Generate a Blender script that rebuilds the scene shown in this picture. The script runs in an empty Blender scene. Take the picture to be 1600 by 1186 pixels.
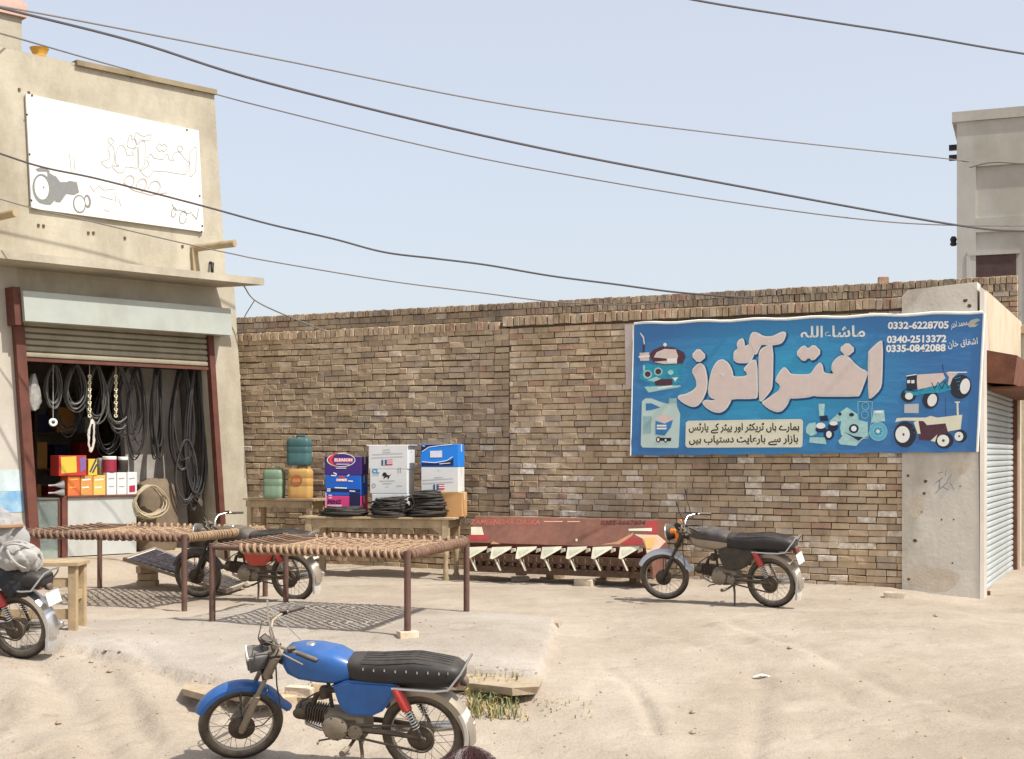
import bpy, bmesh, math, random
import numpy as np
from mathutils import Vector, Matrix
random.seed(7)
sc = bpy.context.scene
COL = sc.collection
R = math.radians
# ------------------------------------------------------------------ camera, sky, sun, exposure
F, HZ, CH = 2113.0, 710.0, 1.62          # focal length and horizon of the photograph (px at 1600 wide), eye height
cam = bpy.data.cameras.new('camera'); camo = bpy.data.objects.new('camera', cam); COL.objects.link(camo)
cam.sensor_width = 36; cam.lens = 36 * F / 1600; cam.shift_y = (HZ - 593) / 1600
cam.clip_start = 0.1; cam.clip_end = 800
camo.location = (0, 0, CH); camo.rotation_euler = (R(90), 0, 0)
sc.camera = camo
SUN = Vector((.44, -.27, .70)).normalized()          # towards the sun
w = bpy.data.worlds.new('World'); sc.world = w; w.use_nodes = True
nt = w.node_tree; bg = nt.nodes['Background']
sky = nt.nodes.new('ShaderNodeTexSky'); sky.sky_type = 'NISHITA'; sky.sun_disc = False
sky.sun_elevation = math.asin(SUN.z); sky.sun_rotation = math.atan2(SUN.x, SUN.y)
sky.air_density = 1.0; sky.dust_density = 3.0; sky.ozone_density = 1.0
veil = nt.nodes.new('ShaderNodeMix'); veil.data_type = 'RGBA'; veil.inputs['Factor'].default_value = .6; veil.inputs[7].default_value = (2.66, 2.70, 2.84, 1)   # even dusty haze over the whole sky
hz1 = nt.nodes.new('ShaderNodeTexNoise'); hz1.inputs['Scale'].default_value = 1.6; hz1.inputs['Detail'].default_value = 4; hz2 = nt.nodes.new('ShaderNodeMapRange'); hz2.inputs[1].default_value = .3; hz2.inputs[2].default_value = .7; hz2.inputs[3].default_value = .63; hz2.inputs[4].default_value = .72
nt.links.new(hz1.outputs['Fac'], hz2.inputs[0]); nt.links.new(hz2.outputs[0], veil.inputs['Factor'])
nt.links.new(sky.outputs[0], veil.inputs[6]); nt.links.new(veil.outputs[2], bg.inputs[0]); bg.inputs[1].default_value = 0.15
sun = bpy.data.lights.new('sun', 'SUN'); sun.energy = 3.1; sun.angle = R(0.6); sun.color = (1, .955, .89)
suno = bpy.data.objects.new('sun', sun); COL.objects.link(suno); suno.location = (20, -10, 30)
suno.rotation_euler = (-SUN).to_track_quat('-Z', 'Y').to_euler()
sc.view_settings.view_transform = 'Standard'; sc.view_settings.look = 'None'
sc.view_settings.gamma = 1; sc.view_settings.exposure = 0.86

# ------------------------------------------------------------------ helpers
def at(px, py, Y): return Vector(((px - 800) * Y / F, Y, CH - (py - HZ) * Y / F))
def gnd(px, py, z=0.0):
    Y = F * (CH - z) / (py - HZ); return Vector(((px - 800) * Y / F, Y, z))
CAMP = Vector((0, 0, CH))
def hit(px, py, P, N):
    d = Vector(((px - 800) / F, 1, -(py - HZ) / F)); t = (P - CAMP).dot(N) / d.dot(N)
    return CAMP + d * t
def frame(o, e1):                        # local x along e1, y outward, z up
    e1 = Vector((e1[0], e1[1], 0)).normalized(); n = Vector((-e1.y, e1.x, 0))
    return Matrix(((e1.x, n.x, 0, o[0]), (e1.y, n.y, 0, o[1]), (0, 0, 1, o[2]), (0, 0, 0, 1)))
def lin(c):
    return tuple(((v / 255) / 12.92 if v / 255 < .04045 else ((v / 255 + .055) / 1.055) ** 2.4) for v in c)

class MB:
    def __init__(s, M=None): s.v = []; s.f = []; s.mi = []; s.sm = []; s.M = M; s.cur = 0; s.smooth = False
    def add(s, vs, fs):
        b = len(s.v)
        for p in vs:
            p = Vector(p); s.v.append(s.M @ p if s.M else p)
        for f in fs: s.f.append([b + i for i in f]); s.mi.append(s.cur); s.sm.append(s.smooth)
        return s
    def box(s, c, d, rot=None, bev=0):
        c = Vector(c); hx, hy, hz = d[0] / 2, d[1] / 2, d[2] / 2
        Rm = rot.to_3x3() if rot else None
        def T(p): return c + (Rm @ Vector(p) if Rm else Vector(p))
        if not bev:
            vs = [T((x, y, z)) for z in (-hz, hz) for y in (-hy, hy) for x in (-hx, hx)]
            return s.add(vs, [(0, 2, 3, 1), (4, 5, 7, 6), (0, 1, 5, 4), (2, 6, 7, 3), (0, 4, 6, 2), (1, 3, 7, 5)])
        bm = bmesh.new(); bmesh.ops.create_cube(bm, size=1)
        for v in bm.verts: v.co = Vector((v.co.x * 2 * hx, v.co.y * 2 * hy, v.co.z * 2 * hz))
        bmesh.ops.bevel(bm, geom=bm.edges[:], offset=min(bev, hx * .9, hy * .9, hz * .9), segments=2, profile=.5, affect='EDGES')
        bm.verts.index_update()
        s.add([T(v.co) for v in bm.verts], [[v.index for v in f.verts] for f in bm.faces]); bm.free(); return s
    def rings(s, rs, closed=True, cap=True, loop=False):
        n = len(rs[0]); vs = [p for r in rs for p in r]; fs = []
        m = len(rs)
        for i in range(m if loop else m - 1):
            a, b = i * n, ((i + 1) % m) * n
            for j in range(n if closed else n - 1):
                k = (j + 1) % n; fs.append((a + j, a + k, b + k, b + j))
        if cap and not loop and closed:
            fs.append(list(range(n))[::-1]); fs.append([(m - 1) * n + j for j in range(n)])
        return s.add(vs, fs)
    def tube(s, pts, r, n=8, cap=True, loop=False):
        pts = [Vector(p) for p in pts]; m = len(pts)
        rr = r if isinstance(r, (list, tuple)) else [r] * m
        rs = []; up = None
        for i, p in enumerate(pts):
            if loop: t = pts[(i + 1) % m] - pts[i - 1]
            else: t = pts[min(i + 1, m - 1)] - pts[max(i - 1, 0)]
            if t.length < 1e-9: t = Vector((0, 0, 1))
            t.normalize()
            if up is None:
                up = Vector((0, 0, 1)) if abs(t.z) < .9 else Vector((1, 0, 0))
            a = up - t * up.dot(t)
            if a.length < 1e-6: a = t.orthogonal()
            a.normalize(); up = a; b = t.cross(a)
            rs.append([p + (a * math.cos(k) + b * math.sin(k)) * rr[i] for k in [2 * math.pi * j / n for j in range(n)]])
        return s.rings(rs, True, cap, loop)
    def cyl(s, p0, p1, r0, r1=None, n=14): return s.tube([p0, p1], [r0, r1 if r1 is not None else r0], n)
    def lathe(s, prof, c=(0, 0, 0), axis=(0, 0, 1), n=20, cap=True):
        c = Vector(c); q = Vector((0, 0, 1)).rotation_difference(Vector(axis).normalized())
        rs = [[c + q @ Vector((r * math.cos(2 * math.pi * j / n), r * math.sin(2 * math.pi * j / n), h)) for j in range(n)] for r, h in prof]
        return s.rings(rs, True, cap)
    def torus(s, c, axis, Rr, r, n=32, m=8, asp=1):
        c = Vector(c); q = Vector((0, 0, 1)).rotation_difference(Vector(axis).normalized()); rs = []
        for i in range(n):
            a = 2 * math.pi * i / n
            rs.append([c + q @ Vector(((Rr + r * math.cos(b)) * math.cos(a), (Rr + r * math.cos(b)) * math.sin(a), asp * r * math.sin(b))) for b in [2 * math.pi * j / m for j in range(m)]])
        return s.rings(rs, True, False, True)
    def prism(s, poly, d, M=None):       # polygon in local xy extruded along z by d
        n = len(poly); T = (lambda p: M @ Vector(p)) if M else Vector
        vs = [T((p[0], p[1], 0)) for p in poly] + [T((p[0], p[1], d)) for p in poly]
        return s.add(vs, [list(range(n))[::-1], list(range(n, 2 * n))] + [(i, (i + 1) % n, n + (i + 1) % n, n + i) for i in range(n)])
    def loft(s, secs, n=16):             # sections (x, cy, cz, hw, hh, exponent) stacked along x
        rs = []
        for x, cy, cz, hw, hh, e in secs:
            ring = []
            for j in range(n):
                a = 2 * math.pi * j / n; ca, sa = math.cos(a), math.sin(a)
                ring.append(Vector((x, cy + hw * math.copysign(abs(ca) ** (2 / e), ca), cz + hh * math.copysign(abs(sa) ** (2 / e), sa))))
            rs.append(ring)
        return s.rings(rs)
    def build(s, name, mats, parent=None, sm=None, kind=None):
        me = bpy.data.meshes.new(name); me.from_pydata([tuple(v) for v in s.v], [], s.f)
        if not isinstance(mats, (list, tuple)): mats = [mats]
        for m in mats: me.materials.append(m)
        if len(mats) > 1: me.polygons.foreach_set('material_index', s.mi)
        me.polygons.foreach_set('use_smooth', [bool(sm)] * len(s.f) if sm is not None else s.sm)
        me.update(); me.validate()
        bm = bmesh.new(); bm.from_mesh(me); bmesh.ops.recalc_face_normals(bm, faces=bm.faces[:]); bm.to_mesh(me); bm.free()
        if sm or any(s.sm):
            try: me.set_sharp_from_angle(angle=R(42))
            except Exception: pass
        o = bpy.data.objects.new(name, me); COL.objects.link(o)
        if parent: o.parent = parent
        if kind: o['kind'] = kind
        return o
def thing(name, label, cat, M=None, group=None):
    o = bpy.data.objects.new(name, None); COL.objects.link(o); o.empty_display_size = .1
    o['label'] = label; o['category'] = cat
    if group: o['group'] = group
    if M is not None: o.matrix_world = M
    return o
def tag(o, label, cat, group=None):
    o['label'] = label; o['category'] = cat
    if group: o['group'] = group
    return o
def place(loc, rz=0): return Matrix.Translation(Vector(loc)) @ Matrix.Rotation(rz, 4, 'Z')
def centre(o):                            # put the origin of a world-built top-level mesh at its base
    me = o.data; co = np.empty(len(me.vertices) * 3); me.vertices.foreach_get('co', co); co = co.reshape(-1, 3)
    b = Vector(((co[:, 0].min() + co[:, 0].max()) / 2, (co[:, 1].min() + co[:, 1].max()) / 2, co[:, 2].min()))
    me.transform(Matrix.Translation(-b)); o.location = b; return o

MATS = {}
def mat(name, col, rough=.7, metal=0, var=.15, scale=6, bump=0, bscale=60, dust=0, col2=None, spec=.4, srgb=True, stain=0, coat=0, world=0):
    if name in MATS: return MATS[name]
    c = lin(col) if srgb else col
    c2 = (lin(col2) if srgb else col2) if col2 else None
    m = bpy.data.materials.new(name); m.use_nodes = True; n = m.node_tree.nodes; l = m.node_tree.links
    p = n['Principled BSDF']; p.inputs['Roughness'].default_value = rough; p.inputs['Metallic'].default_value = metal
    p.inputs['Specular IOR Level'].default_value = spec
    if coat: p.inputs['Coat Weight'].default_value = coat; p.inputs['Coat Roughness'].default_value = .15
    tc = n.new('ShaderNodeTexCoord'); CO = n.new('ShaderNodeNewGeometry').outputs['Position'] if world else tc.outputs['Object']
    nz = n.new('ShaderNodeTexNoise'); nz.inputs['Scale'].default_value = scale; nz.inputs['Detail'].default_value = 6; nz.inputs['Roughness'].default_value = .62
    l.new(CO, nz.inputs['Vector'])
    rp = n.new('ShaderNodeValToRGB'); rp.color_ramp.elements[0].position = .32; rp.color_ramp.elements[1].position = .68
    a = c2 if c2 else tuple(v * (1 - var) for v in c); b = c if c2 else tuple(min(1, v * (1 + var)) for v in c)
    rp.color_ramp.elements[0].color = (*a, 1); rp.color_ramp.elements[1].color = (*b, 1)
    l.new(nz.outputs['Fac'], rp.inputs[0]); out = rp.outputs[0]
    if stain:
        n2 = n.new('ShaderNodeTexNoise'); n2.inputs['Scale'].default_value = scale * .35; n2.inputs['Detail'].default_value = 8; n2.inputs['Roughness'].default_value = .7
        mp = n.new('ShaderNodeMapping'); mp.inputs['Scale'].default_value = (1, 1, .45); mp.inputs['Location'].default_value = (3.1, 7.7, 1.3)
        l.new(CO, mp.inputs[0]); l.new(mp.outputs[0], n2.inputs['Vector'])
        r2 = n.new('ShaderNodeValToRGB'); r2.color_ramp.elements[0].position = .44; r2.color_ramp.elements[1].position = .66
        r2.color_ramp.elements[0].color = (1, 1, 1, 1); s_ = 1 - stain; r2.color_ramp.elements[1].color = (s_, s_ * .96, s_ * .9, 1)
        l.new(n2.outputs['Fac'], r2.inputs[0])
        mx = n.new('ShaderNodeMix'); mx.data_type = 'RGBA'; mx.blend_type = 'MULTIPLY'; mx.inputs['Factor'].default_value = 1
        l.new(out, mx.inputs[6]); l.new(r2.outputs[0], mx.inputs[7]); out = mx.outputs[2]
    if world:                             # weathering that runs across many pieces
        n4 = n.new('ShaderNodeTexNoise'); n4.inputs['Scale'].default_value = .8; n4.inputs['Detail'].default_value = 7; n4.inputs['Roughness'].default_value = .68; l.new(CO, n4.inputs['Vector'])
        r4 = n.new('ShaderNodeValToRGB'); r4.color_ramp.elements[0].position = .36; r4.color_ramp.elements[1].position = .62; r4.color_ramp.elements[0].color = (1 - world, 1 - world, 1 - world * .92, 1); r4.color_ramp.elements[1].color = (1.06, 1.05, 1.03, 1); l.new(n4.outputs['Fac'], r4.inputs[0])
        mx = n.new('ShaderNodeMix'); mx.data_type = 'RGBA'; mx.blend_type = 'MULTIPLY'; mx.inputs['Factor'].default_value = 1; l.new(out, mx.inputs[6]); l.new(r4.outputs[0], mx.inputs[7]); out = mx.outputs[2]
    if dust:
        ge = n.new('ShaderNodeNewGeometry'); sx = n.new('ShaderNodeSeparateXYZ'); l.new(ge.outputs['Normal'], sx.inputs[0])
        n3 = n.new('ShaderNodeTexNoise'); n3.inputs['Scale'].default_value = 14; n3.inputs['Detail'].default_value = 5; l.new(tc.outputs['Object'], n3.inputs['Vector'])
        mr = n.new('ShaderNodeMapRange'); mr.inputs[1].default_value = -.6; mr.inputs[2].default_value = 1; l.new(sx.outputs['Z'], mr.inputs[0])
        mu = n.new('ShaderNodeMath'); mu.operation = 'MULTIPLY'; l.new(mr.outputs[0], mu.inputs[0]); l.new(n3.outputs['Fac'], mu.inputs[1])
        m2 = n.new('ShaderNodeMath'); m2.operation = 'MULTIPLY'; m2.inputs[1].default_value = dust * 2; m2.use_clamp = True; l.new(mu.outputs[0], m2.inputs[0])
        mx = n.new('ShaderNodeMix'); mx.data_type = 'RGBA'; l.new(m2.outputs[0], mx.inputs['Factor']); l.new(out, mx.inputs[6]); mx.inputs[7].default_value = (.42, .34, .245, 1); out = mx.outputs[2]
        m3 = n.new('ShaderNodeMath'); m3.operation = 'MULTIPLY_ADD'; m3.inputs[1].default_value = .6; m3.inputs[2].default_value = rough; m3.use_clamp = True
        l.new(m2.outputs[0], m3.inputs[0]); l.new(m3.outputs[0], p.inputs['Roughness'])
    l.new(out, p.inputs['Base Color'])
    if bump:
        nb = n.new('ShaderNodeTexNoise'); nb.inputs['Scale'].default_value = bscale; nb.inputs['Detail'].default_value = 5; l.new(CO, nb.inputs['Vector'])
        bp = n.new('ShaderNodeBump'); bp.inputs['Strength'].default_value = bump; bp.inputs['Distance'].default_value = .01
        l.new(nb.outputs['Fac'], bp.inputs['Height']); l.new(bp.outputs[0], p.inputs['Normal'])
    MATS[name] = m; return m

def text_mesh(body, M, size, mt, name, parent, align='CENTER', bold=0, width=None, sx=1):
    c = bpy.data.curves.new(name, 'FONT'); c.body = body; c.size = size; c.resolution_u = 3; c.align_x = align; c.align_y = 'CENTER'; c.offset = bold
    o = bpy.data.objects.new('tmp', c); COL.objects.link(o)
    dg = bpy.context.evaluated_depsgraph_get(); me = bpy.data.meshes.new_from_object(o.evaluated_get(dg)); bpy.data.objects.remove(o); bpy.data.curves.remove(c)
    xs = [v.co.x for v in me.vertices]
    if not xs: return None
    if width: sx = width / max(1e-6, max(xs) - min(xs))
    if align == 'CENTER':
        cx = (max(xs) + min(xs)) / 2; me.transform(Matrix.Translation((-cx, 0, 0)))
    me.transform(M @ Matrix.Diagonal((sx, 1, 1, 1))); me.materials.clear(); me.materials.append(mt); me.name = name
    o = bpy.data.objects.new(name, me); COL.objects.link(o)
    if parent: o.parent = parent
    return o
# Urdu shaping: isolated, final, initial, medial presentation forms
FORMS = {'ا': (0xFE8D, 0xFE8E), 'آ': (0xFE81, 0xFE82), 'ب': (0xFE8F, 0xFE90, 0xFE91, 0xFE92), 'پ': (0xFB56, 0xFB57, 0xFB58, 0xFB59), 'ت': (0xFE95, 0xFE96, 0xFE97, 0xFE98),
 'ٹ': (0xFB66, 0xFB67, 0xFB68, 0xFB69), 'خ': (0xFEA5, 0xFEA6, 0xFEA7, 0xFEA8), 'ح': (0xFEA1, 0xFEA2, 0xFEA3, 0xFEA4), 'د': (0xFEA9, 0xFEAA), 'ر': (0xFEAD, 0xFEAE), 'ز': (0xFEAF, 0xFEB0),
 'س': (0xFEB1, 0xFEB2, 0xFEB3, 0xFEB4), 'ش': (0xFEB5, 0xFEB6, 0xFEB7, 0xFEB8), 'ع': (0xFEC9, 0xFECA, 0xFECB, 0xFECC), 'ف': (0xFED1, 0xFED2, 0xFED3, 0xFED4), 'ق': (0xFED5, 0xFED6, 0xFED7, 0xFED8),
 'ک': (0xFB8E, 0xFB8F, 0xFB90, 0xFB91), 'ل': (0xFEDD, 0xFEDE, 0xFEDF, 0xFEE0), 'م': (0xFEE1, 0xFEE2, 0xFEE3, 0xFEE4), 'ن': (0xFEE5, 0xFEE6, 0xFEE7, 0xFEE8), 'ں': (0xFB9E, 0xFB9F), 'و': (0xFEED, 0xFEEE),
 'ہ': (0xFBA6, 0xFBA7, 0xFBA8, 0xFBA9), 'ی': (0xFBFC, 0xFBFD, 0xFBFE, 0xFBFF), 'ے': (0xFBAE, 0xFBAF), 'ء': (0xFE80,)}
def urdu(s):
    out = []
    for i, ch in enumerate(s):
        f = FORMS.get(ch)
        if not f: out.append(ch); continue
        pv = FORMS.get(s[i - 1]) if i else None; nx = FORMS.get(s[i + 1]) if i + 1 < len(s) else None
        jp = bool(pv and len(pv) == 4 and len(f) > 1); jn = bool(nx and len(nx) > 1 and len(f) == 4)
        out.append(chr(f[3] if jp and jn else f[1] if jp else f[2] if jn else f[0]))
    return ''.join(out[::-1])

class Print:                              # flat printing laid on a plane: outlines given in the photograph's measure, cast onto the board's own plane
    def __init__(s, P, N, parent, off=.003): s.P, s.N, s.parent, s.off = P, N, parent, off; s.inv = parent.matrix_world.inverted()
    def pts(s, poly, layer): return [s.inv @ (hit(x, y, s.P, s.N) + s.N * (s.off * layer)) for x, y in poly]
    def poly(s, polys, mt, layer, name):
        for i, p in enumerate(polys): mb = MB(); mb.add(s.pts(p, layer + .02 * i), [list(range(len(p)))]); o = mb.build(name, mt, s.parent)
        return o
    def line(s, lines, w, mt, layer, name, closed=False):
        mb = MB()
        for ln in lines:
            q = [Vector(p) for p in ln]; n = len(q)
            for i in range(n if closed else n - 1):
                a, b = q[i], q[(i + 1) % n]; d = (b - a)
                if d.length < 1e-6: continue
                d.normalize(); o = Vector((-d.y, d.x)) * w / 2; e = d * w * .3
                mb.add(s.pts([a - o - e, b - o + e, b + o + e, a + o - e], layer), [(0, 1, 2, 3)])
        return mb.build(name, mt, s.parent)
    def text(s, body, x, y, x2, y2, size, mt, layer, name, bold=0, width=None):   # baseline centre from (x,y) to (x2,y2) px; size px
        a = hit(x, y, s.P, s.N); b = hit(x2, y2, s.P, s.N); e = (b - a); L = e.length; e.normalize()
        c = (a + b) / 2 + s.N * s.off * layer; up = s.N.cross(e)
        u = (hit((x + x2) / 2, (y + y2) / 2 - 10, s.P, s.N) - hit((x + x2) / 2, (y + y2) / 2, s.P, s.N)).length / 10
        M = Matrix(((e.x, up.x, s.N.x, c.x), (e.y, up.y, s.N.y, c.y), (e.z, up.z, s.N.z, c.z), (0, 0, 0, 1)))
        return text_mesh(body, s.inv @ M, size * u, mt, name, s.parent, bold=bold * u, width=L)
def ell(cx, cy, rx, ry, n=20, rot=0, a0=0, a1=360):
    o = []
    for i in range(n):
        a = R(a0 + (a1 - a0) * i / (n if a1 - a0 == 360 else n - 1)); x, y = rx * math.cos(a), ry * math.sin(a)
        o.append((cx + x * math.cos(rot) - y * math.sin(rot), cy + x * math.sin(rot) + y * math.cos(rot)))
    return o
def chaikin(p, it=1):
    for _ in range(it):
        q = []
        for i in range(len(p)):
            a, b = p[i], p[(i + 1) % len(p)]
            q += [(a[0] * .78 + b[0] * .22, a[1] * .78 + b[1] * .22), (a[0] * .22 + b[0] * .78, a[1] * .22 + b[1] * .78)]
        p = q
    return p
def grow(p, d):                           # offset an outline by d (sign found from its winding)
    n = len(p); A = sum(p[i][0] * p[(i + 1) % n][1] - p[(i + 1) % n][0] * p[i][1] for i in range(n)); s = 1 if A > 0 else -1; o = []
    for i in range(n):
        a, b, c = Vector(p[i - 1]), Vector(p[i]), Vector(p[(i + 1) % n])
        t = ((b - a).normalized() + (c - b).normalized())
        if t.length < 1e-6: t = c - b
        t.normalize(); o.append((b.x + s * t.y * d, b.y - s * t.x * d))
    return o

# ------------------------------------------------------------------ numpy value noise
_rng = np.random.RandomState(3); _G = _rng.rand(256, 256)
def vnoise(x, y):
    xi = np.floor(x).astype(int); yi = np.floor(y).astype(int); fx = x - xi; fy = y - yi
    fx = fx * fx * (3 - 2 * fx); fy = fy * fy * (3 - 2 * fy)
    g = lambda a, b: _G[a % 256, b % 256]
    return (g(xi, yi) * (1 - fx) + g(xi + 1, yi) * fx) * (1 - fy) + (g(xi, yi + 1) * (1 - fx) + g(xi + 1, yi + 1) * fx) * fy - .5
def sstep(a, b, x):
    t = np.clip((x - a) / (b - a), 0, 1); return t * t * (3 - 2 * t)

# frames of the two big walls
W0 = Vector((4.61, 15.92, 0)); WE = Vector((-.900, .4365, 0)).normalized(); WN = Vector((-WE.y, WE.x, 0)); WM = frame(W0, WE)
S0 = Vector((-3.96, 20.0, 0)); SE = Vector((-.721, -.693, 0)).normalized(); SN = Vector((-SE.y, SE.x, 0)); SM = frame(S0, SE)
LEAN = .074
def wuv(px, py, v=0):                     # photo measure -> wall coordinates (u, z) on the plane v
    p = WM.inverted() @ hit(px, py, W0 + WN * v, WN); return p.x, p.z
def suv(px, py, v=0):                     # the same on the shop front, which leans a little sideways
    p = SM.inverted() @ hit(px, py, S0 + SN * v, SN); return p.x - LEAN * p.z, p.z
def lean(u, v, z): return Vector((u + LEAN * z, v, z))
# ------------------------------------------------------------------ ground
def gline(pts, z=-.1): return np.array([[*gnd(x, y, z)[:2]] for x, y in pts])
RUTS = [(gline([(1140, 985), (1190, 1000), (1260, 1012), (1330, 1040), (1420, 1060), (1600, 1085)], -.1), .10, -.035),
        (gline([(1130, 990), (1200, 1008), (1300, 1040), (1400, 1070), (1600, 1100)], -.1), .16, .03),
        (gline([(940, 1070), (985, 1090), (1010, 1115), (1025, 1140)], -.3), .06, -.04),
        (gline([(930, 1065), (1000, 1095), (1035, 1140), (1040, 1180)], -.3), .14, .03),
        (gline([(1180, 1080), (1190, 1110), (1180, 1150), (1175, 1186)], -.35), .09, -.03),
        (gline([(900, 985), (960, 985), (1050, 1000), (1150, 1030), (1230, 1060)], -.1), .12, -.02),
        (gline([(0, 1075), (60, 1105), (130, 1150), (190, 1200)], -.45), .13, -.07),
        (gline([(0, 1130), (60, 1160), (120, 1200)], -.5), .2, .06),
        (gline([(110, 1060), (170, 1100), (260, 1150), (330, 1200)], -.42), .12, .05),
        (gline([(130, 1075), (170, 1115), (230, 1165), (270, 1200)], -.45), .10, -.05),
        (gline([(0, 1010), (200, 1005), (420, 960), (640, 950)], 0), .25, .012),
        (gline([(200, 1080), (290, 1120), (340, 1160)], -.4), .08, -.04)]
SLAB = np.array([[*gnd(x, y, z)[:2]] for x, y, z in [(300, 972, 0), (445, 942, 0), (640, 956, 0), (872, 971, 0), (862, 1000, -.03), (842, 1066, -.16), (735, 1062, -.16), (560, 1072, -.18), (400, 1083, -.19), (280, 1068, -.19), (120, 1046, -.19), (-100, 1034, -.19), (-100, 985, 0)]])
def inpoly(x, y, P):
    r = np.zeros(x.shape, bool); j = len(P) - 1
    for i in range(len(P)):
        c = ((P[i, 1] > y) != (P[j, 1] > y)) & (x < (P[j, 0] - P[i, 0]) * (y - P[i, 1]) / (P[j, 1] - P[i, 1] + 1e-12) + P[i, 0]); r ^= c; j = i
    return r
def seg_dist(x, y, L):
    d = np.full(x.shape, 1e9)
    for a, b in zip(L[:-1], L[1:]):
        v = b - a; t = np.clip(((x - a[0]) * v[0] + (y - a[1]) * v[1]) / (v @ v), 0, 1); d = np.minimum(d, np.hypot(x - a[0] - t * v[0], y - a[1] - t * v[1]))
    return d
_tr = np.random.RandomState(12); TRACKS = []
for _i in range(16):                      # faint single tyre tracks across the open ground
    _x, _y, _a, _c = _tr.uniform(-3, 5), _tr.uniform(9, 14), _tr.uniform(-.5, .5) + (math.pi if _i % 2 else 0), _tr.uniform(-.12, .12); _p = []
    for _k in range(14): _p.append((_x, _y)); _x += .45 * math.cos(_a); _y += .45 * math.sin(_a); _a += _c * .45
    TRACKS.append((np.array(_p), _tr.uniform(.022, .035), -_tr.uniform(.006, .013)))
FEET = _tr.uniform((-5, 8.8), (6, 14), (90, 2)); FANG = _tr.uniform(0, 6.28, 90)
def gz_arr(x, y, fine=True):
    zl = np.interp(y, [6, 8.85, 9.25, 9.75, 10.2, 10.45, 11.0, 11.8], [-.56, -.51, -.435, -.35, -.25, -.17, -.08, 0])
    zr = np.interp(y, [6, 8.7, 10, 11.5, 13.5], [-.5, -.42, -.27, -.12, 0])
    k = sstep(-.1, 1.0, x); z = zl * (1 - k) + zr * k
    du = (x - S0.x) * SE.x + (y - S0.y) * SE.y; dv = (x - S0.x) * SN.x + (y - S0.y) * SN.y
    z = z + .24 * (1 - sstep(.25, 1.1, dv)) * sstep(.35, .9, du) * sstep(-8, -4, dv)
    wv = (x - W0.x) * WN.x + (y - W0.y) * WN.y                 # a drift of dust along the foot of the wall
    z = z + .05 * np.exp(-(np.clip(wv, 0, 9) / .3) ** 2) * (wv > -.5)
    z = z - .09 * sstep(4.3, 5.3, x) * sstep(17.5, 15.0, y) * (wv > -6)
    m = inpoly(x + .05 * vnoise(x * 5, y * 5), y + .05 * vnoise(x * 5 + 9, y * 5), SLAB)
    z = z + np.where(m, .05, 0)
    if fine:
        rough = np.where(m, .35, 1.0) * (.6 + .6 * sstep(-.2, -1.2, x) * sstep(10.4, 9.9, y))
        z = z + rough * (.035 * vnoise(x * .9, y * .9) + .02 * vnoise(x * 2.3 + 5, y * 2.3) + .018 * vnoise(x * 6.1, y * 6.1 + 3) + .013 * vnoise(x * 13, y * 13) + .010 * vnoise(x * 27, y * 27))
        for L, wd, am in TRACKS:
            d = seg_dist(x, y, L); z = z + am * np.exp(-(d / wd) ** 4) - am * .5 * np.exp(-((d - 2.2 * wd) / wd) ** 2)
        for (fx, fy), fa in zip(FEET, FANG):
            near = (np.abs(x - fx) < .25) & (np.abs(y - fy) < .25)
            if near.any():
                a_ = (x[near] - fx) * np.cos(fa) + (y[near] - fy) * np.sin(fa); b_ = -(x[near] - fx) * np.sin(fa) + (y[near] - fy) * np.cos(fa); z[near] -= .011 * np.exp(-((a_ / .13) ** 4 + (b_ / .045) ** 4))
        for L, wd, am in RUTS:
            d = seg_dist(x, y, L); z = z + am * np.exp(-(d / wd) ** 2) * (.25 + .9 * (vnoise(x * 3, y * 3) + .5))
    return z, m
def gz(x, y):
    z, _ = gz_arr(np.array([x], float), np.array([y], float)); return float(z[0])
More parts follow.
